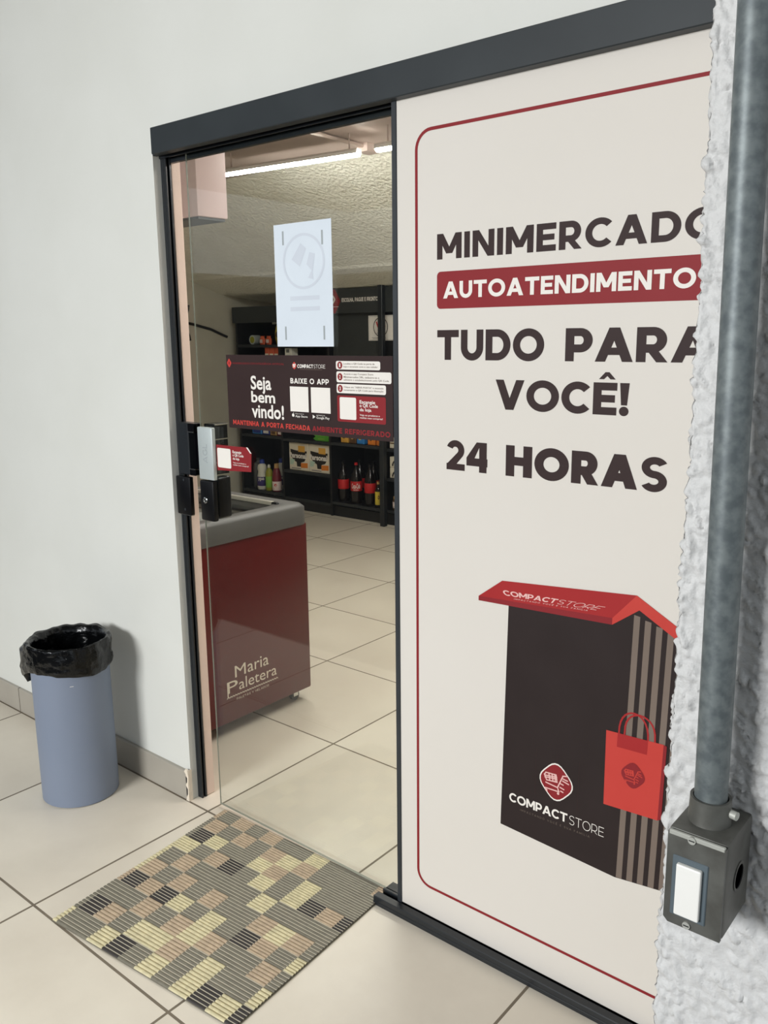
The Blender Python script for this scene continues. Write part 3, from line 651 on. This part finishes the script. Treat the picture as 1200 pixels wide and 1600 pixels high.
# ------------------------------------------------------------------ trash bin
BX, BY, BR, BH = -0.365, -0.204, 0.129, 0.565
tb = thing('trash_bin', (BX, BY, 0), 'round blue-grey plastic bin with a black liner, against the white wall', 'trash bin')
mb = MB(); mb.lathe([(BR - .006, 0.0), (BR, .004), (BR, .3), (BR, BH), (BR - .004, BH), (BR - .005, .02), (.002, .02)], BX, BY, 64, close=False); mb.build('bin_body', 'bin', tb, 50)
va = math.atan2(-.64, -.77)
def warp(p, a, r, z):
    outer = r > BR - .001
    d = (a - va + math.pi) % (2 * math.pi) - math.pi
    bul = math.exp(-(d / .42) ** 2)
    n1 = noise.noise(Vector((math.cos(a) * 3.2, math.sin(a) * 3.2, z * 22 + a * .5))); n2 = noise.noise(Vector((math.cos(a) * 9, math.sin(a) * 9, z * 40)))
    n3 = noise.noise(Vector((math.cos(a) * 2.2 + 5, math.sin(a) * 2.2, z * 130 + math.sin(a * 3) * 1.3)))
    rr = r + (n1 * .006 + n2 * .003 + n3 * .0045) * (1 if outer else 1.6)
    if outer: rr += .004 + bul * .026 * min(1, max(0, (BH + .015 - z) / .05)); rr = max(rr, BR + .0022)
    else: rr = min(rr, BR - .006)
    zz = z
    if outer and z < BH - .03: zz -= bul * .03 + (.5 + .5 * math.sin(a * 2 + 1.0)) * .018 + n1 * .008
    zz += .006 * n1
    return Vector((BX + rr * math.cos(a), BY + rr * math.sin(a), zz))
prof = [(.02, .14), (.085, .17), (.1, .3), (.105, .42), (.112, .48), (.116, .52), (.118, .55), (.1225, BH + .004), (BR + .001, BH + .009), (BR + .004, BH + .002), (BR + .004, BH - .006), (BR + .005, BH - .014), (BR + .005, BH - .022), (BR + .006, BH - .03), (BR + .006, BH - .038), (BR + .005, BH - .046), (BR + .005, BH - .054), (BR + .006, BH - .062), (BR + .006, BH - .07), (BR + .0035, BH - .08), (BR + .002, BH - .082)]
mb = MB(); mb.lathe(prof, BX, BY, 110, warp=warp, close=False)
lf = mb.build('liner', 'bag', tb, 180)
mb = MB()
kx, ky = BX + math.cos(va) * (BR + .018), BY + math.sin(va) * (BR + .018)
mb.tube([(kx, ky, BH - .06), (kx - .004, ky - .004, BH - .09), (kx - .002, ky - .002, BH - .122), (kx + .004, ky + .003, BH - .148)], [.02, .021, .016, .011], 14)
for v in mb.b.verts: v.co += Vector((noise.noise(v.co * 60), noise.noise(v.co * 60 + Vector((9, 0, 0))), noise.noise(v.co * 50))) * .007
mb.build('liner_tail', 'bag', tb, 180)
mb = MB(); mb.lathe([(BR + .0004, .441), (BR + .0004, .4425)], BX, BY, 200, close=False)
for f in list(mb.b.faces):
    c = f.calc_center_median(); a = math.atan2(c.y - BY, c.x - BX)
    if not (-.56 < a < -.46): mb.b.faces.remove(f)
mb.build('scratch', 'ink_white', tb)

# ------------------------------------------------------------------ chest freezer
fz = thing('chest_freezer', (-.62, .5, 0), 'dark red chest freezer with grey plastic top, behind the glass at the left', 'freezer')
FX0, FX1, FY0, FY1 = -.98, -.27, .14, .87
mb = MB(); mb.box(FX0, FX1, FY0, FY1, .055, .80, 0, .008, 2); mb.build('cabinet', 'freezer', fz, 40)
def rr3(x0, x1, y0, y1, r, n=8): return rrect(x0, x1, y0, y1, r, n)
outer = rr3(FX0 - .008, FX1 + .006, FY0 - .008, FY1 + .008, .045); mid = rr3(FX0 + .004, FX1 - .008, FY0 + .004, FY1 - .006, .04)
inn1 = rr3(FX0 + .07, FX1 - .085, FY0 + .06, FY1 - .075, .07); inn2 = rr3(FX0 + .085, FX1 - .1, FY0 + .075, FY1 - .09, .06)
mb = MB(); lv = [(outer, .795), (outer, .868), (mid, .882), (inn1, .880), (inn2, .862), (inn2, .835)]
rings = [[mb.b.verts.new((x, y, z)) for x, y in pts] for pts, z in lv]
for A, Bq in zip(rings, rings[1:]):
    for i in range(len(A)): mb.b.faces.new((A[i], A[(i + 1) % len(A)], Bq[(i + 1) % len(A)], Bq[i]))
mb.build('lid_collar', 'collar', fz, 50)
mb = MB(); mb.face([(x, y, .848) for x, y in inn2]); mb.build('glass_lid', 'glass_lid', fz)
mb = MB(); mb.face([(x, y, .803) for x, y in inn2]); mb.build('inner_tray', 'freezer_in', fz)
mb = MB(); mb.box(FX0 + .09, FX1 - .115, FY1 - .093, FY1 - .075, .872, .889, 0, .003, 2); rl = mb.build('lid_rail', 'rail', fz)
mb = MB(); mb.box(FX1 - .116, FX1 - .085, FY1 - .094, FY1 - .074, .874, .887, 0, .003, 1); mb.build('rail_end', 'mattblack', rl)
for x, y in ((FX1 - .05, FY1 - .06), (FX1 - .05, FY0 + .06), (FX0 + .05, FY1 - .06), (FX0 + .05, FY0 + .06)):
    mb = MB(); mb.box(x - .025, x + .025, y - .02, y + .02, .05, .056); mb.box(x - .012, x - .009, y - .014, y + .014, .02, .05); mb.box(x + .009, x + .012, y - .014, y + .014, .02, .05)
    cs = mb.build('caster', 'chrome', fz)
    mb = MB(); mb.tube([(x - .008, y, .023), (x + .008, y, .023)], .0228, 20); mb.build('wheel', 'wheel', cs, 40)
F = Plane((FX1, 0, 0), (0, 1, 0), (0, 0, 1), (1, 0, 0), 0.0008)
zig = [[(.395 + .275 * i / 44, .1605 + (.005 if i % 2 else 0)) for i in range(45)]]
F.part('lettering', [(W1('M', .440, .497, .237, .285), 'cream', 1), (W1('aria', .507, .622, .2375, .285), 'cream', 1), (W1('P', .397, .452, .180, .228), 'cream', 1), (R_(.397, .166, .4025, .182), 'cream', 1), (W1('aletera', .458, .665, .179, .226), 'cream', 1), (strokes(zig, .003), 'cream', 1),
    (caps('PALETAS Y HELADOS', .443, .619, .141, .150, .14, .16), 'cream', 1)], fz, 'cream decorative lettering on the red side')

# ------------------------------------------------------------------ black shelving at the back
SY = 3.80; SB = 4.25
su = thing('shelving_unit', (-2.9, 4.0, 0), 'long black shelving unit along the back of the shop, below the sloping ceiling', 'shelving')
xs = [-4.06, -3.49, -2.885, -2.28, -1.70]
for x in xs:
    mb = MB(); mb.box(x - .012, x + .012, SY, SB, .0, 1.76 if x < -3 else 1.755); mb.build('upright', 'shelf', su)
mb = MB(); mb.box(-4.1, -1.7, SB - .01, SB + .01, 0, 1.69); mb.build('back_board', 'shelf', su)
mb = MB(); mb.box(-4.1, -1.7, SY + .02, SY + .04, 0, .09); mb.build('toe_kick', 'shelf', su)
def board(i, z, d=0.0):
    mb = MB(); mb.box(xs[i] + .012, xs[i + 1] - .012, SY + .005 + d, SB - .01, z - .022, z, 0); mb.box(xs[i] + .012, xs[i + 1] - .012, SY + d, SY + .0055 + d, z - .024, z + .001, 1); mb.build('shelf', ['shelf', 'shelfedge'], su)
for i, zs in enumerate([(.13, .665, 1.0, 1.3, 1.5), (.11, .365, .655, 1.0, 1.3, 1.5), (.13, .66, 1.0, 1.3), (.13, .40, .65, 1.0, 1.3)]):
    for z in zs: board(i, z)
mb = MB(); mb.box(-4.1, -2.95, SY - .01, SY + .012, 1.70, 1.845); mb.build('top_fascia', 'shelfback', su)
mb = MB(); mb.box(-2.85, -2.28, SY + .03, SY + .045, 1.31, 1.76); mb.build('upper_panel', 'shelfback', su)
mb = MB(); mb.box(-2.30, -1.7, SY + .03, SY + .045, 1.31, 1.76); mb.build('upper_panel', 'shelf', su)
sg = thing('shelf_sign', (-2.3, 3.77, 1.757), 'dark fascia sign with a red arrow and white words above the shelving', 'sign')
mb = MB(); mb.box(-2.96, -1.66, SY - .03, SY - .012, 1.757, 1.955); mb.build('sign_board', 'shelfback', sg)
G = Plane((0, SY - .03, 0), (1, 0, 0), (0, 0, 1), (0, -1, 0), .001)
G.part('red_arrow', [([[(-2.955, 1.9545), (-2.76, 1.9545), (-2.70, 1.856), (-2.76, 1.7575), (-2.955, 1.7575)]], 'ink_red', 1)], sg)
G.part('emblem', [([diamond(-2.785, 1.872, .032, .042, .25)], 'ink_white', 2), ([diamond(-2.785, 1.872, .016, .022, .25)], 'ink_red', 3), (R_(-2.85, 1.808, -2.785, 1.815), 'ink_white', 2), (R_(-2.785, 1.810, -2.72, 1.813), 'ink_white', 2)], sg, 'white diamond emblem on the red arrow')
G.part('lettering', [(caps('ESCOLHA, PAGUE E PRONTO!', -2.685, -2.285, 1.848, 1.880, .24, .12), 'ink_white', 1)], sg, 'white words ESCOLHA, PAGUE E PRONTO!')
ws = thing('warning_sign', (-2.31, 3.79, 1.53), 'white notice with a red hand in a ring, below the fascia sign', 'sign')
mb = MB(); mb.box(-2.435, -2.16, SY + .016, SY + .022, 1.532, 1.733); mb.build('sign_board', 'ink_white', ws)
G2 = Plane((0, SY + .016, 0), (1, 0, 0), (0, 0, 1), (0, -1, 0), .0008)
hx, hz = -2.305, 1.645
fing = [[(hx - .03, hz + .0), (hx - .042, hz + .032)], [(hx - .015, hz + .005), (hx - .017, hz + .047)], [(hx + .002, hz + .005), (hx + .006, hz + .048)], [(hx + .018, hz + .003), (hx + .027, hz + .038)], [(hx + .02, hz - .025), (hx + .043, hz + .002)]]
G2.part('hand_picture', [(ell(hx, hz - .005, .078, .078, .007, 0, 360, 36), 'blackink', 1), (disc(hx - .003, hz - .015, .027, .027) + strokes(fing, .013), 'handred', 1)], ws, 'red raised hand inside a dark ring')
G2.part('border', [(outline([(-2.425, 1.538), (-2.17, 1.538), (-2.17, 1.727), (-2.425, 1.727)], .003) + R_(-2.40, 1.553, -2.25, 1.557) + R_(-2.39, 1.545, -2.25, 1.548) + R_(hx - .045, hz - .056, hx + .045, hz - .051), 'graytext', 1)], ws)
mb = MB(); mb.box(-2.262, -2.215, SY - .075, SY - .032, 0.0, 1.965, 0, .003, 1); tag(mb.build('black_post', 'black', None), 'slim black post standing in front of the shelving beside the warning notice', 'post')  # plain dark vertical bar in front of the shelf edge

# ------------------------------------------------------------------ goods
def dup(root, loc, label=None, group=None):
    r = root.copy(); C.objects.link(r); r.location = loc
    if label: r['label'] = label
    if group: r['group'] = group
    for ch in list(root.children):
        c = ch.copy(); C.objects.link(c); c.parent = r
        for g in ch.children:
            d = g.copy(); C.objects.link(d); d.parent = c
    return r
def lpart(root, name, prof, mats, seg=20):
    mb = MB(); mb.lathe(prof, ORG[root].x, ORG[root].y, seg)
    for v in mb.b.verts: v.co.z += ORG[root].z
    return mb.build(name, mats, root, 40)
def wrap(root, name, polys, r, ang, m):
    """print wrapped round a bottle: u along the circumference, v up; facing -Y turned by ang"""
    mb = MB(); o = ORG[root]
    for q in polys:
        mb.face([(o.x + r * math.sin(u / r + ang), o.y - r * math.cos(u / r + ang), o.z + v) for u, v in q])
    return mb.build(name, m, root, normals=False)

# cola bottles
cb = thing('soda_bottle', (-2.825, 3.90, .13), 'large cola bottle with red label, leftmost of the front row on the lower shelf', 'bottle', 'cola bottles on the lower shelf')
lpart(cb, 'bottle', [(.046, 0), (.05, .01), (.047, .04), (.051, .08), (.051, .2), (.048, .235), (.03, .275), (.016, .31), (.0135, .325), (.0135, .34)], 'cola', 24)
lpart(cb, 'label', [(.0516, .112), (.0520, .113), (.0520, .196), (.0516, .197)], 'colared', 24)
lpart(cb, 'cap', [(.0145, .336), (.0155, .338), (.0155, .356), (.013, .358)], 'colared', 16)
G_ = 'cola bottles on the lower shelf'
b2 = dup(cb, (-2.66, 3.885, .13), 'large cola bottle with red cap and white script label, middle of the front row', G_)
b3 = dup(cb, (-2.495, 3.88, .13), 'large cola bottle with red label, rightmost of the front row on the lower shelf', G_)
b4 = dup(cb, (-2.745, 4.03, .13), 'cola bottle in the back row, left of the red-capped middle bottle', G_)
b5 = dup(cb, (-2.575, 4.02, .13), 'cola bottle in the back row, between the middle and right front bottles', G_)
b6 = dup(cb, (-2.43, 4.03, .13), 'cola bottle in the back row at the right, behind the small yellow-labelled bottle', G_)
ORG[b2] = Vector(b2.location)
for b, plain in ((cb, 1), (b3, 1), (b4, 1), (b5, 1), (b6, 1)):
    for c in b.children:
        if c.name.startswith('cap'):
            c.data = c.data.copy(); c.data.materials[0] = M['mattblack']
wrap(b2, 'lettering', words('Coca-Cola', -.04, .04, .135, .18, .02, .25) + words('SABOR ORIGINAL', -.025, .025, .119, .128, .01), .0526, .62, 'ink_white')['label'] = 'white script on the red label'
# small yellow labelled bottle
yb = thing('sauce_bottle', (-2.375, 3.845, .13), 'small dark bottle with a yellow label, right of the cola bottles', 'bottle')
lpart(yb, 'bottle', [(.026, 0), (.029, .005), (.029, .145), (.022, .165), (.011, .18), (.011, .205)], 'cola')
lpart(yb, 'label', [(.0294, .025), (.0298, .026), (.0298, .138), (.0294, .139)], 'yellow')
lpart(yb, 'cap', [(.012, .2), (.013, .201), (.013, .222), (.011, .223)], 'tan')
for q_ in (R_(-.014, .03, .014, .045), disc(0, .09, .008, .018, 16), R_(-.014, .12, .014, .128)): wrap(yb, 'label_mark', q_, .0302, .75, 'brown')
# cleaning bottles, left bay
c1 = thing('bleach_bottle', (-3.855, 3.87, .132), 'white cleaner bottle with blue cap and purple label on the left lower shelf', 'bottle')
lpart(c1, 'bottle', [(.048, 0), (.052, .006), (.052, .1), (.05, .12), (.044, .15), (.04, .17), (.046, .2), (.04, .232), (.022, .246), (.02, .252)], 'white_plastic')
lpart(c1, 'label', [(.0524, .035), (.0528, .036), (.0528, .122), (.0524, .123)], 'purple')
lpart(c1, 'cap', [(.022, .248), (.025, .25), (.022, .285), (.016, .288)], 'cap_blue')
wrap(c1, 'label_print', words('ype', -.045, .02, .082, .115, .03), .0532, .75, 'ink_white')
c2 = dup(c1, (-3.745, 4.02, .132), 'white cleaner bottle with blue cap, second row behind the yellow-green bottle')
c3 = thing('soap_bottle', (-3.748, 3.86, .132), 'yellow-green translucent soap bottle right of the white bleach bottle', 'bottle')
lpart(c3, 'bottle', [(.034, 0), (.037, .006), (.037, .15), (.03, .19), (.014, .21), (.013, .22)], 'olive')
lpart(c3, 'label', [(.0374, .03), (.0378, .031), (.0378, .135), (.0374, .136)], 'lime')
lpart(c3, 'cap', [(.015, .218), (.016, .22), (.012, .245), (.008, .247)], 'white_plastic')
c4 = thing('detergent_bottle', (-3.655, 3.87, .132), 'wine-red cleaner bottle with tan cap and white label on the left lower shelf', 'bottle')
lpart(c4, 'bottle', [(.042, 0), (.046, .006), (.046, .12), (.036, .18), (.026, .215), (.02, .222)], 'wine')
lpart(c4, 'label', [(.0464, .01), (.0468, .011), (.0468, .095), (.0464, .096)], 'labelwhite')
lpart(c4, 'cap', [(.02, .22), (.023, .221), (.021, .262), (.016, .264)], 'tan')
for q_ in (disc(-.012, .062, .014, .014), R_(-.03, .025, .012, .035)): wrap(c4, 'label_mark', q_, .0472, .75, 'handred')
c5 = dup(c4, (-3.575, 3.955, .132), 'wine-red cleaner bottle half hidden at the upright, right of the tan-capped one')
c6 = thing('plastic_jug', (-3.97, 3.93, .132), 'dull grey plastic bottle at the far left of the lower shelf', 'bottle')
lpart(c6, 'bottle', [(.05, 0), (.054, .006), (.054, .19), (.046, .235), (.022, .25), (.02, .262)], 'gray_plastic')
lpart(c6, 'cap', [(.02, .26), (.023, .261), (.022, .285), (.018, .287)], 'shelfback')
# carton makers
def carton(name, x0, x1, z0, z1, y0, d, mats, label, cat, group=None, art=None, part='carton'):
    t = thing(name, ((x0 + x1) / 2, y0 + d / 2, z0), label, cat, group)
    mb = MB(); mb.box(x0, x1, y0, y0 + d, z0, z1, 0, min(.004, (z1 - z0) * .08), 1); mb.build(part, mats, t)
    if art:
        A = Plane((0, y0, 0), (1, 0, 0), (0, 0, 1), (0, -1, 0), .0007); A.part('print', art, t)
    return t
def personal(x0, x1, label, side=None):
    z0, z1 = .366, .62; w = x1 - x0; h_ = z1 - z0
    U = lambda a, b: (x0 + a * w, z0 + b * h_)
    bowl = [[U(*q) for q in ((.07, .76), (.4, .72), (.92, .72), (.9, .5), (.78, .34), (.62, .3), (.6, .14), (.4, .14), (.38, .3), (.22, .36), (.1, .5))]]
    art = [(bowl, 'blackink', 1), ([[U(*q) for q in ((.48, .68), (.82, .68), (.82, .9), (.48, .9))]], 'boxgold', 2), ([[U(*q) for q in ((.6, .1), (.95, .12), (.95, .3), (.6, .28))]], 'orange', 2),
           ([[U(*q) for q in ((.03, .2), (.2, .2), (.3, .38), (.06, .42))]], 'mint', 2), (words('Personal', *U(.02, 0)[:1], U(.9, 0)[0], U(0, .44)[1], U(0, .64)[1], .045), 'ink_white', 3),
           ([[U(*q) for q in ((.12, .05), (.6, .05), (.6, .09), (.12, .09))]], 'graytext', 1)]
    t = carton('toilet_paper_pack', x0, x1, z0, z1, 3.83, .2, ['packcream'], label, 'toilet paper', 'toilet paper packs on the middle shelf', art, 'wrapped_rolls')
    if side:
        mb = MB(); mb.box(x1 + .0002, x1 + .002, 3.835, 4.02, z0 + .005, z1 - .005); mb.build('side_panel', 'packgreen', t)
    return t
personal(-3.435, -3.185, 'cream toilet paper pack with a dark bowl-shaped badge, left of the two')
personal(-3.178, -2.925, 'cream toilet paper pack with a dark bowl-shaped badge and green side, right of the two', True)
def packet(x0, x1, z0, z1, y0, d, m, label):
    t = thing('snack_packet', ((x0 + x1) / 2, y0 + d / 2, z0), label, 'packet', 'green packets above the toilet paper')
    mb = MB(); mb.prism([(x0 + .03, z0), (x1, z0), (x1, z1), (x0 + .03, z1), (x0, (z0 + z1) / 2)], lambda u, v, w: (u, y0 + w, v), d); mb.build('wrapper', m, t)
    A = Plane((0, y0, 0), (1, 0, 0), (0, 0, 1), (0, -1, 0), .0007); A.part('print', [(R_(x0 + .06, (z0 + z1) / 2 - .006, x1 - .05, (z0 + z1) / 2 + .006), 'lime', 1)], t)
packet(-3.13, -2.94, .656, .690, 3.84, .12, 'green', 'bright green packet lying flat above the toilet paper, lower of two')
packet(-3.13, -2.94, .691, .725, 3.84, .12, 'green', 'bright green packet lying on top of another green packet')
def art_box(x0, x1, z0, z1, a, b):
    w, h_ = x1 - x0, z1 - z0
    return [(disc(x0 + .45 * w, z0 + .45 * h_, .33 * w, .24 * h_), a, 1), (R_(x0 + .1 * w, z0 + .78 * h_, x1 - .1 * w, z0 + .9 * h_), b, 1)]
for nm, x0, x1, m, a, b, lab in (('cereal_box', -2.785, -2.70, 'boxgold', 'brown', 'blackink', 'golden food box at the left of the row above the cola bottles'), ('cereal_box', -2.685, -2.61, 'brown', 'tan', 'boxgold', 'dark brown food box right of the golden box'),
        ('cereal_box', -2.60, -2.515, 'sky', 'yellow', 'ink_white', 'blue and yellow food box in the middle of the row above the cola bottles'), ('cereal_box', -2.475, -2.395, 'orange', 'brown', 'labelwhite', 'orange food box right of the blue and yellow box'), ('cereal_box', -2.375, -2.30, 'orange', 'boxorange', 'labelwhite', 'orange food box at the right end of the row, by the upright')):
    carton(nm, x0, x1, .662, .83, 3.83, .06, [m], lab, 'food box', 'food boxes above the cola bottles', art_box(x0, x1, .662, .83, a, b))
for x0, x1, m, a, lab in ((-3.93, -3.80, 'sky', 'navy', 'light blue box on the left shelf under the banner'), (-3.79, -3.69, 'navy', 'ink_white', 'navy blue box on the left shelf under the banner'), (-3.68, -3.60, 'tan', 'brown', 'tan box on the left shelf, right of the navy box'), (-3.59, -3.515, 'wine', 'labelwhite', 'wine-red box at the right end of the left shelf')):
    carton('grocery_box', x0, x1, .667, .80, 3.83, .1, [m], lab, 'box', 'boxes on the left shelf', [(R_(x0 + .015, .68, x1 - .015, .705), a, 1)])
for z, lab in ((.402, 'white patterned pack on the narrow right shelf, lower of two'), (.493, 'white patterned pack stacked on another on the narrow right shelf')):
    carton('white_pack', -2.235, -2.09, z, z + .088, 3.83, .1, ['packcream'], lab, 'pack', 'white packs at the right', [(ell(-2.17, z + .012, .04, .05, .014, 0, 180, 14), 'blackink', 1)])
carton('small_carton', -2.235, -2.12, .652, .74, 3.83, .1, ['packcream'], 'cream printed carton on the shelf above the white packs', 'box', None, [(R_(-2.23, .69, -2.13, .70), 'brown', 1)])
jr = thing('glass_jar', (-2.18, 3.86, .13), 'small brown jar with a printed label on the lowest right shelf', 'jar')
lpart(jr, 'jar', [(.036, 0), (.04, .005), (.04, .08), (.03, .095)], 'brown'); lpart(jr, 'lid', [(.032, .093), (.034, .094), (.034, .112), (.03, .113)], 'tan'); lpart(jr, 'label', [(.0404, .02), (.0408, .021), (.0408, .07), (.0404, .071)], 'labelwhite')
# upper shelves
can = thing('round_tin', (-3.90, 3.86, 1.501), 'round silver-green tin lying on the upper left shelf', 'tin')
mb = MB(); mb.tube([(-3.90, 3.85, 1.545), (-3.90, 3.93, 1.545)], .043, 22); mb.build('tin', 'silver', can, 40)
mb = MB(); mb.tube([(-3.90, 3.849, 1.545), (-3.90, 3.8485, 1.545)], .03, 22); mb.build('label', 'olive', can)
for x, lab in ((-3.78, 'small brown packet on the upper shelf, left of two'), (-3.695, 'small brown packet on the upper shelf, right of two')):
    t_ = thing('snack_bag', (x, 3.87, 1.501), lab, 'packet', 'small brown packets on the upper shelf')
    mb = MB(); mb.lathe([(.030, 0), (.037, .02), (.036, .05), (.022, .068), (.028, .078)], x, 3.87, 14)
    for v in mb.b.verts: v.co.z += 1.501; v.co.y = 3.87 + (v.co.y - 3.87) * .5
    mb.build('bag', 'boxorange', t_, 40)
    mb = MB(); mb.box(x - .018, x + .018, 3.85, 3.8515, 1.517, 1.548); mb.build('label', 'labelwhite', t_)
t_ = thing('yellow_bag', (-3.59, 3.92, 1.501), 'yellow snack bag on the upper shelf beside the white notice', 'packet')
mb = MB(); mb.lathe([(.05, 0), (.065, .05), (.066, .11), (.05, .17), (.03, .19)], -3.59, 3.92, 18)
for v in mb.b.verts: v.co.z += 1.501; v.co.y = 3.92 + (v.co.y - 3.92) * .45
mb.build('bag', 'yellow', t_, 40)
mb = MB(); mb.lathe([(.03, 0), (.03, .001)], -3.59, 3.885, 16); bmesh.ops.rotate(mb.b, verts=mb.b.verts, cent=(-3.59, 3.885, 0), matrix=Matrix.Rotation(math.radians(90), 3, 'X')); bmesh.ops.translate(mb.b, verts=mb.b.verts, vec=(0, 0, 1.59)); mb.build('label', 'brown', t_)
for k in range(3):
    x0 = -3.725 + k * .062
    carton('spice_jar', x0, x0 + .055, 1.301, 1.475, 3.84, .05, ['boxorange'], ('orange-topped pack on the second shelf, leftmost of three', 'orange-topped pack on the second shelf, middle of three', 'orange-topped pack on the second shelf, rightmost of three')[k], 'pack', 'orange packs behind the banner top', [(R_(x0 + .004, 1.31, x0 + .051, 1.42), 'packcream', 1)])
carton('white_carton', -3.46, -3.37, 1.301, 1.47, 3.84, .08, ['white_plastic'], 'white and grey carton on the middle bay second shelf, above the banner edge', 'box', None, [(R_(-3.44, 1.43, -3.40, 1.46), 'gray_plastic', 1)])

# ------------------------------------------------------------------ ceiling lamps, pipe, cables, box
for k, (a, b, lab) in enumerate((((-1.775, 1.79, 2.50), (-.836, 1.89, 2.50), 'long white glowing tube lamp under the shop ceiling'), ((-.696, 1.875, 2.50), (.40, 1.95, 2.50), 'second glowing tube lamp, cut off by the dark panel edge'), ((.35, .95, 2.50), (1.45, .95, 2.50), 'tube lamp nearest the door, behind the advertising panel'))):
    t_ = thing('tube_lamp', ((a[0] + b[0]) / 2, (a[1] + b[1]) / 2, 2.6), lab, 'lamp', 'tube lamps on the shop ceiling')
    mb = MB(); av, bv = Vector(a), Vector(b); sd_ = (bv - av).cross(Vector((0, 0, 1))).normalized()      # glowing lower half, opaque housing above
    hp = [(math.cos(math.radians(q)) * .022, math.sin(math.radians(q)) * .022) for q in range(200, 341, 10)]
    rA = [mb.b.verts.new(av + sd_ * c + Vector((0, 0, z))) for c, z in hp]; rB = [mb.b.verts.new(bv + sd_ * c + Vector((0, 0, z))) for c, z in hp]
    for q in range(len(hp) - 1): mb.b.faces.new((rA[q], rA[q + 1], rB[q + 1], rB[q]))
    mb.b.faces.new(rA); mb.b.faces.new(rB[::-1]); mb.build('diffuser', 'tube', t_, 40)
    mb = MB(); u_ = (bv - av).normalized(); e0, e1 = av - u_ * .004, bv + u_ * .004
    mb.prism([(-.0235, -.006), (-.0212, -.006), (-.0212, .0), (.0212, .0), (.0212, -.006), (.0235, -.006), (.0235, .01), (.014, .02), (-.014, .02), (-.0235, .01)], lambda c, z, w: e0 + sd_ * c + Vector((0, 0, z)) + u_ * w, (e1 - e0).length)
    mb.build('housing', 'fixture', t_)
    mb = MB(); av, bv = Vector(a), Vector(b)
    for f_ in (.06, .94):
        p_ = av.lerp(bv, f_); mb.tube([(p_.x, p_.y, 2.518), (p_.x, p_.y, 2.6)], .004, 8)
    mb.build('mount', 'ceiling', t_)
mb = MB(); mb.tube([(-.953, 1.45, 2.585), (-.975, 1.8, 2.585), (-.992, 2.1, 2.585)], .0115, 12)
mb.box(-1.03, -.955, 2.1, 2.2, 2.555, 2.6); tag(mb.build('ceiling_conduit', 'ceiling', None, 40), 'thin pale conduit with a small box running across the shop ceiling to the tube lamps', 'pipe')
mb = MB(); pts = [(-4.185, 3.30 + .02 * math.sin(i * 1.1), 2.02 - .06 * i) for i in range(9)]
mb.tube(pts, .011, 10); mb.tube([(-4.183, 3.33 + .025 * math.cos(i * .9), 1.86 - .045 * i) for i in range(8)], .009, 10)
mb.tube([(-4.186, 3.28, 1.71), (-4.186, 3.4, 1.69), (-4.186, 3.6, 1.645), (-4.186, 3.72, 1.60), (-4.186, 3.79, 1.575)], .012, 10)
tag(mb.build('wall_cable', 'cable', None, 60), 'loose black cables hanging on the grey side wall left of the shelving', 'cable')
bx = thing('ceiling_box', (-.95, .8, 2.06), 'pale pink box unit hanging high up inside, by the left jamb', 'box unit')
mb = MB(); mb.box(-1.25, -.675, .70, .86, 2.062, 2.6, 0, .006, 2); mb.build('casing', 'pinkbox', bx, 40)
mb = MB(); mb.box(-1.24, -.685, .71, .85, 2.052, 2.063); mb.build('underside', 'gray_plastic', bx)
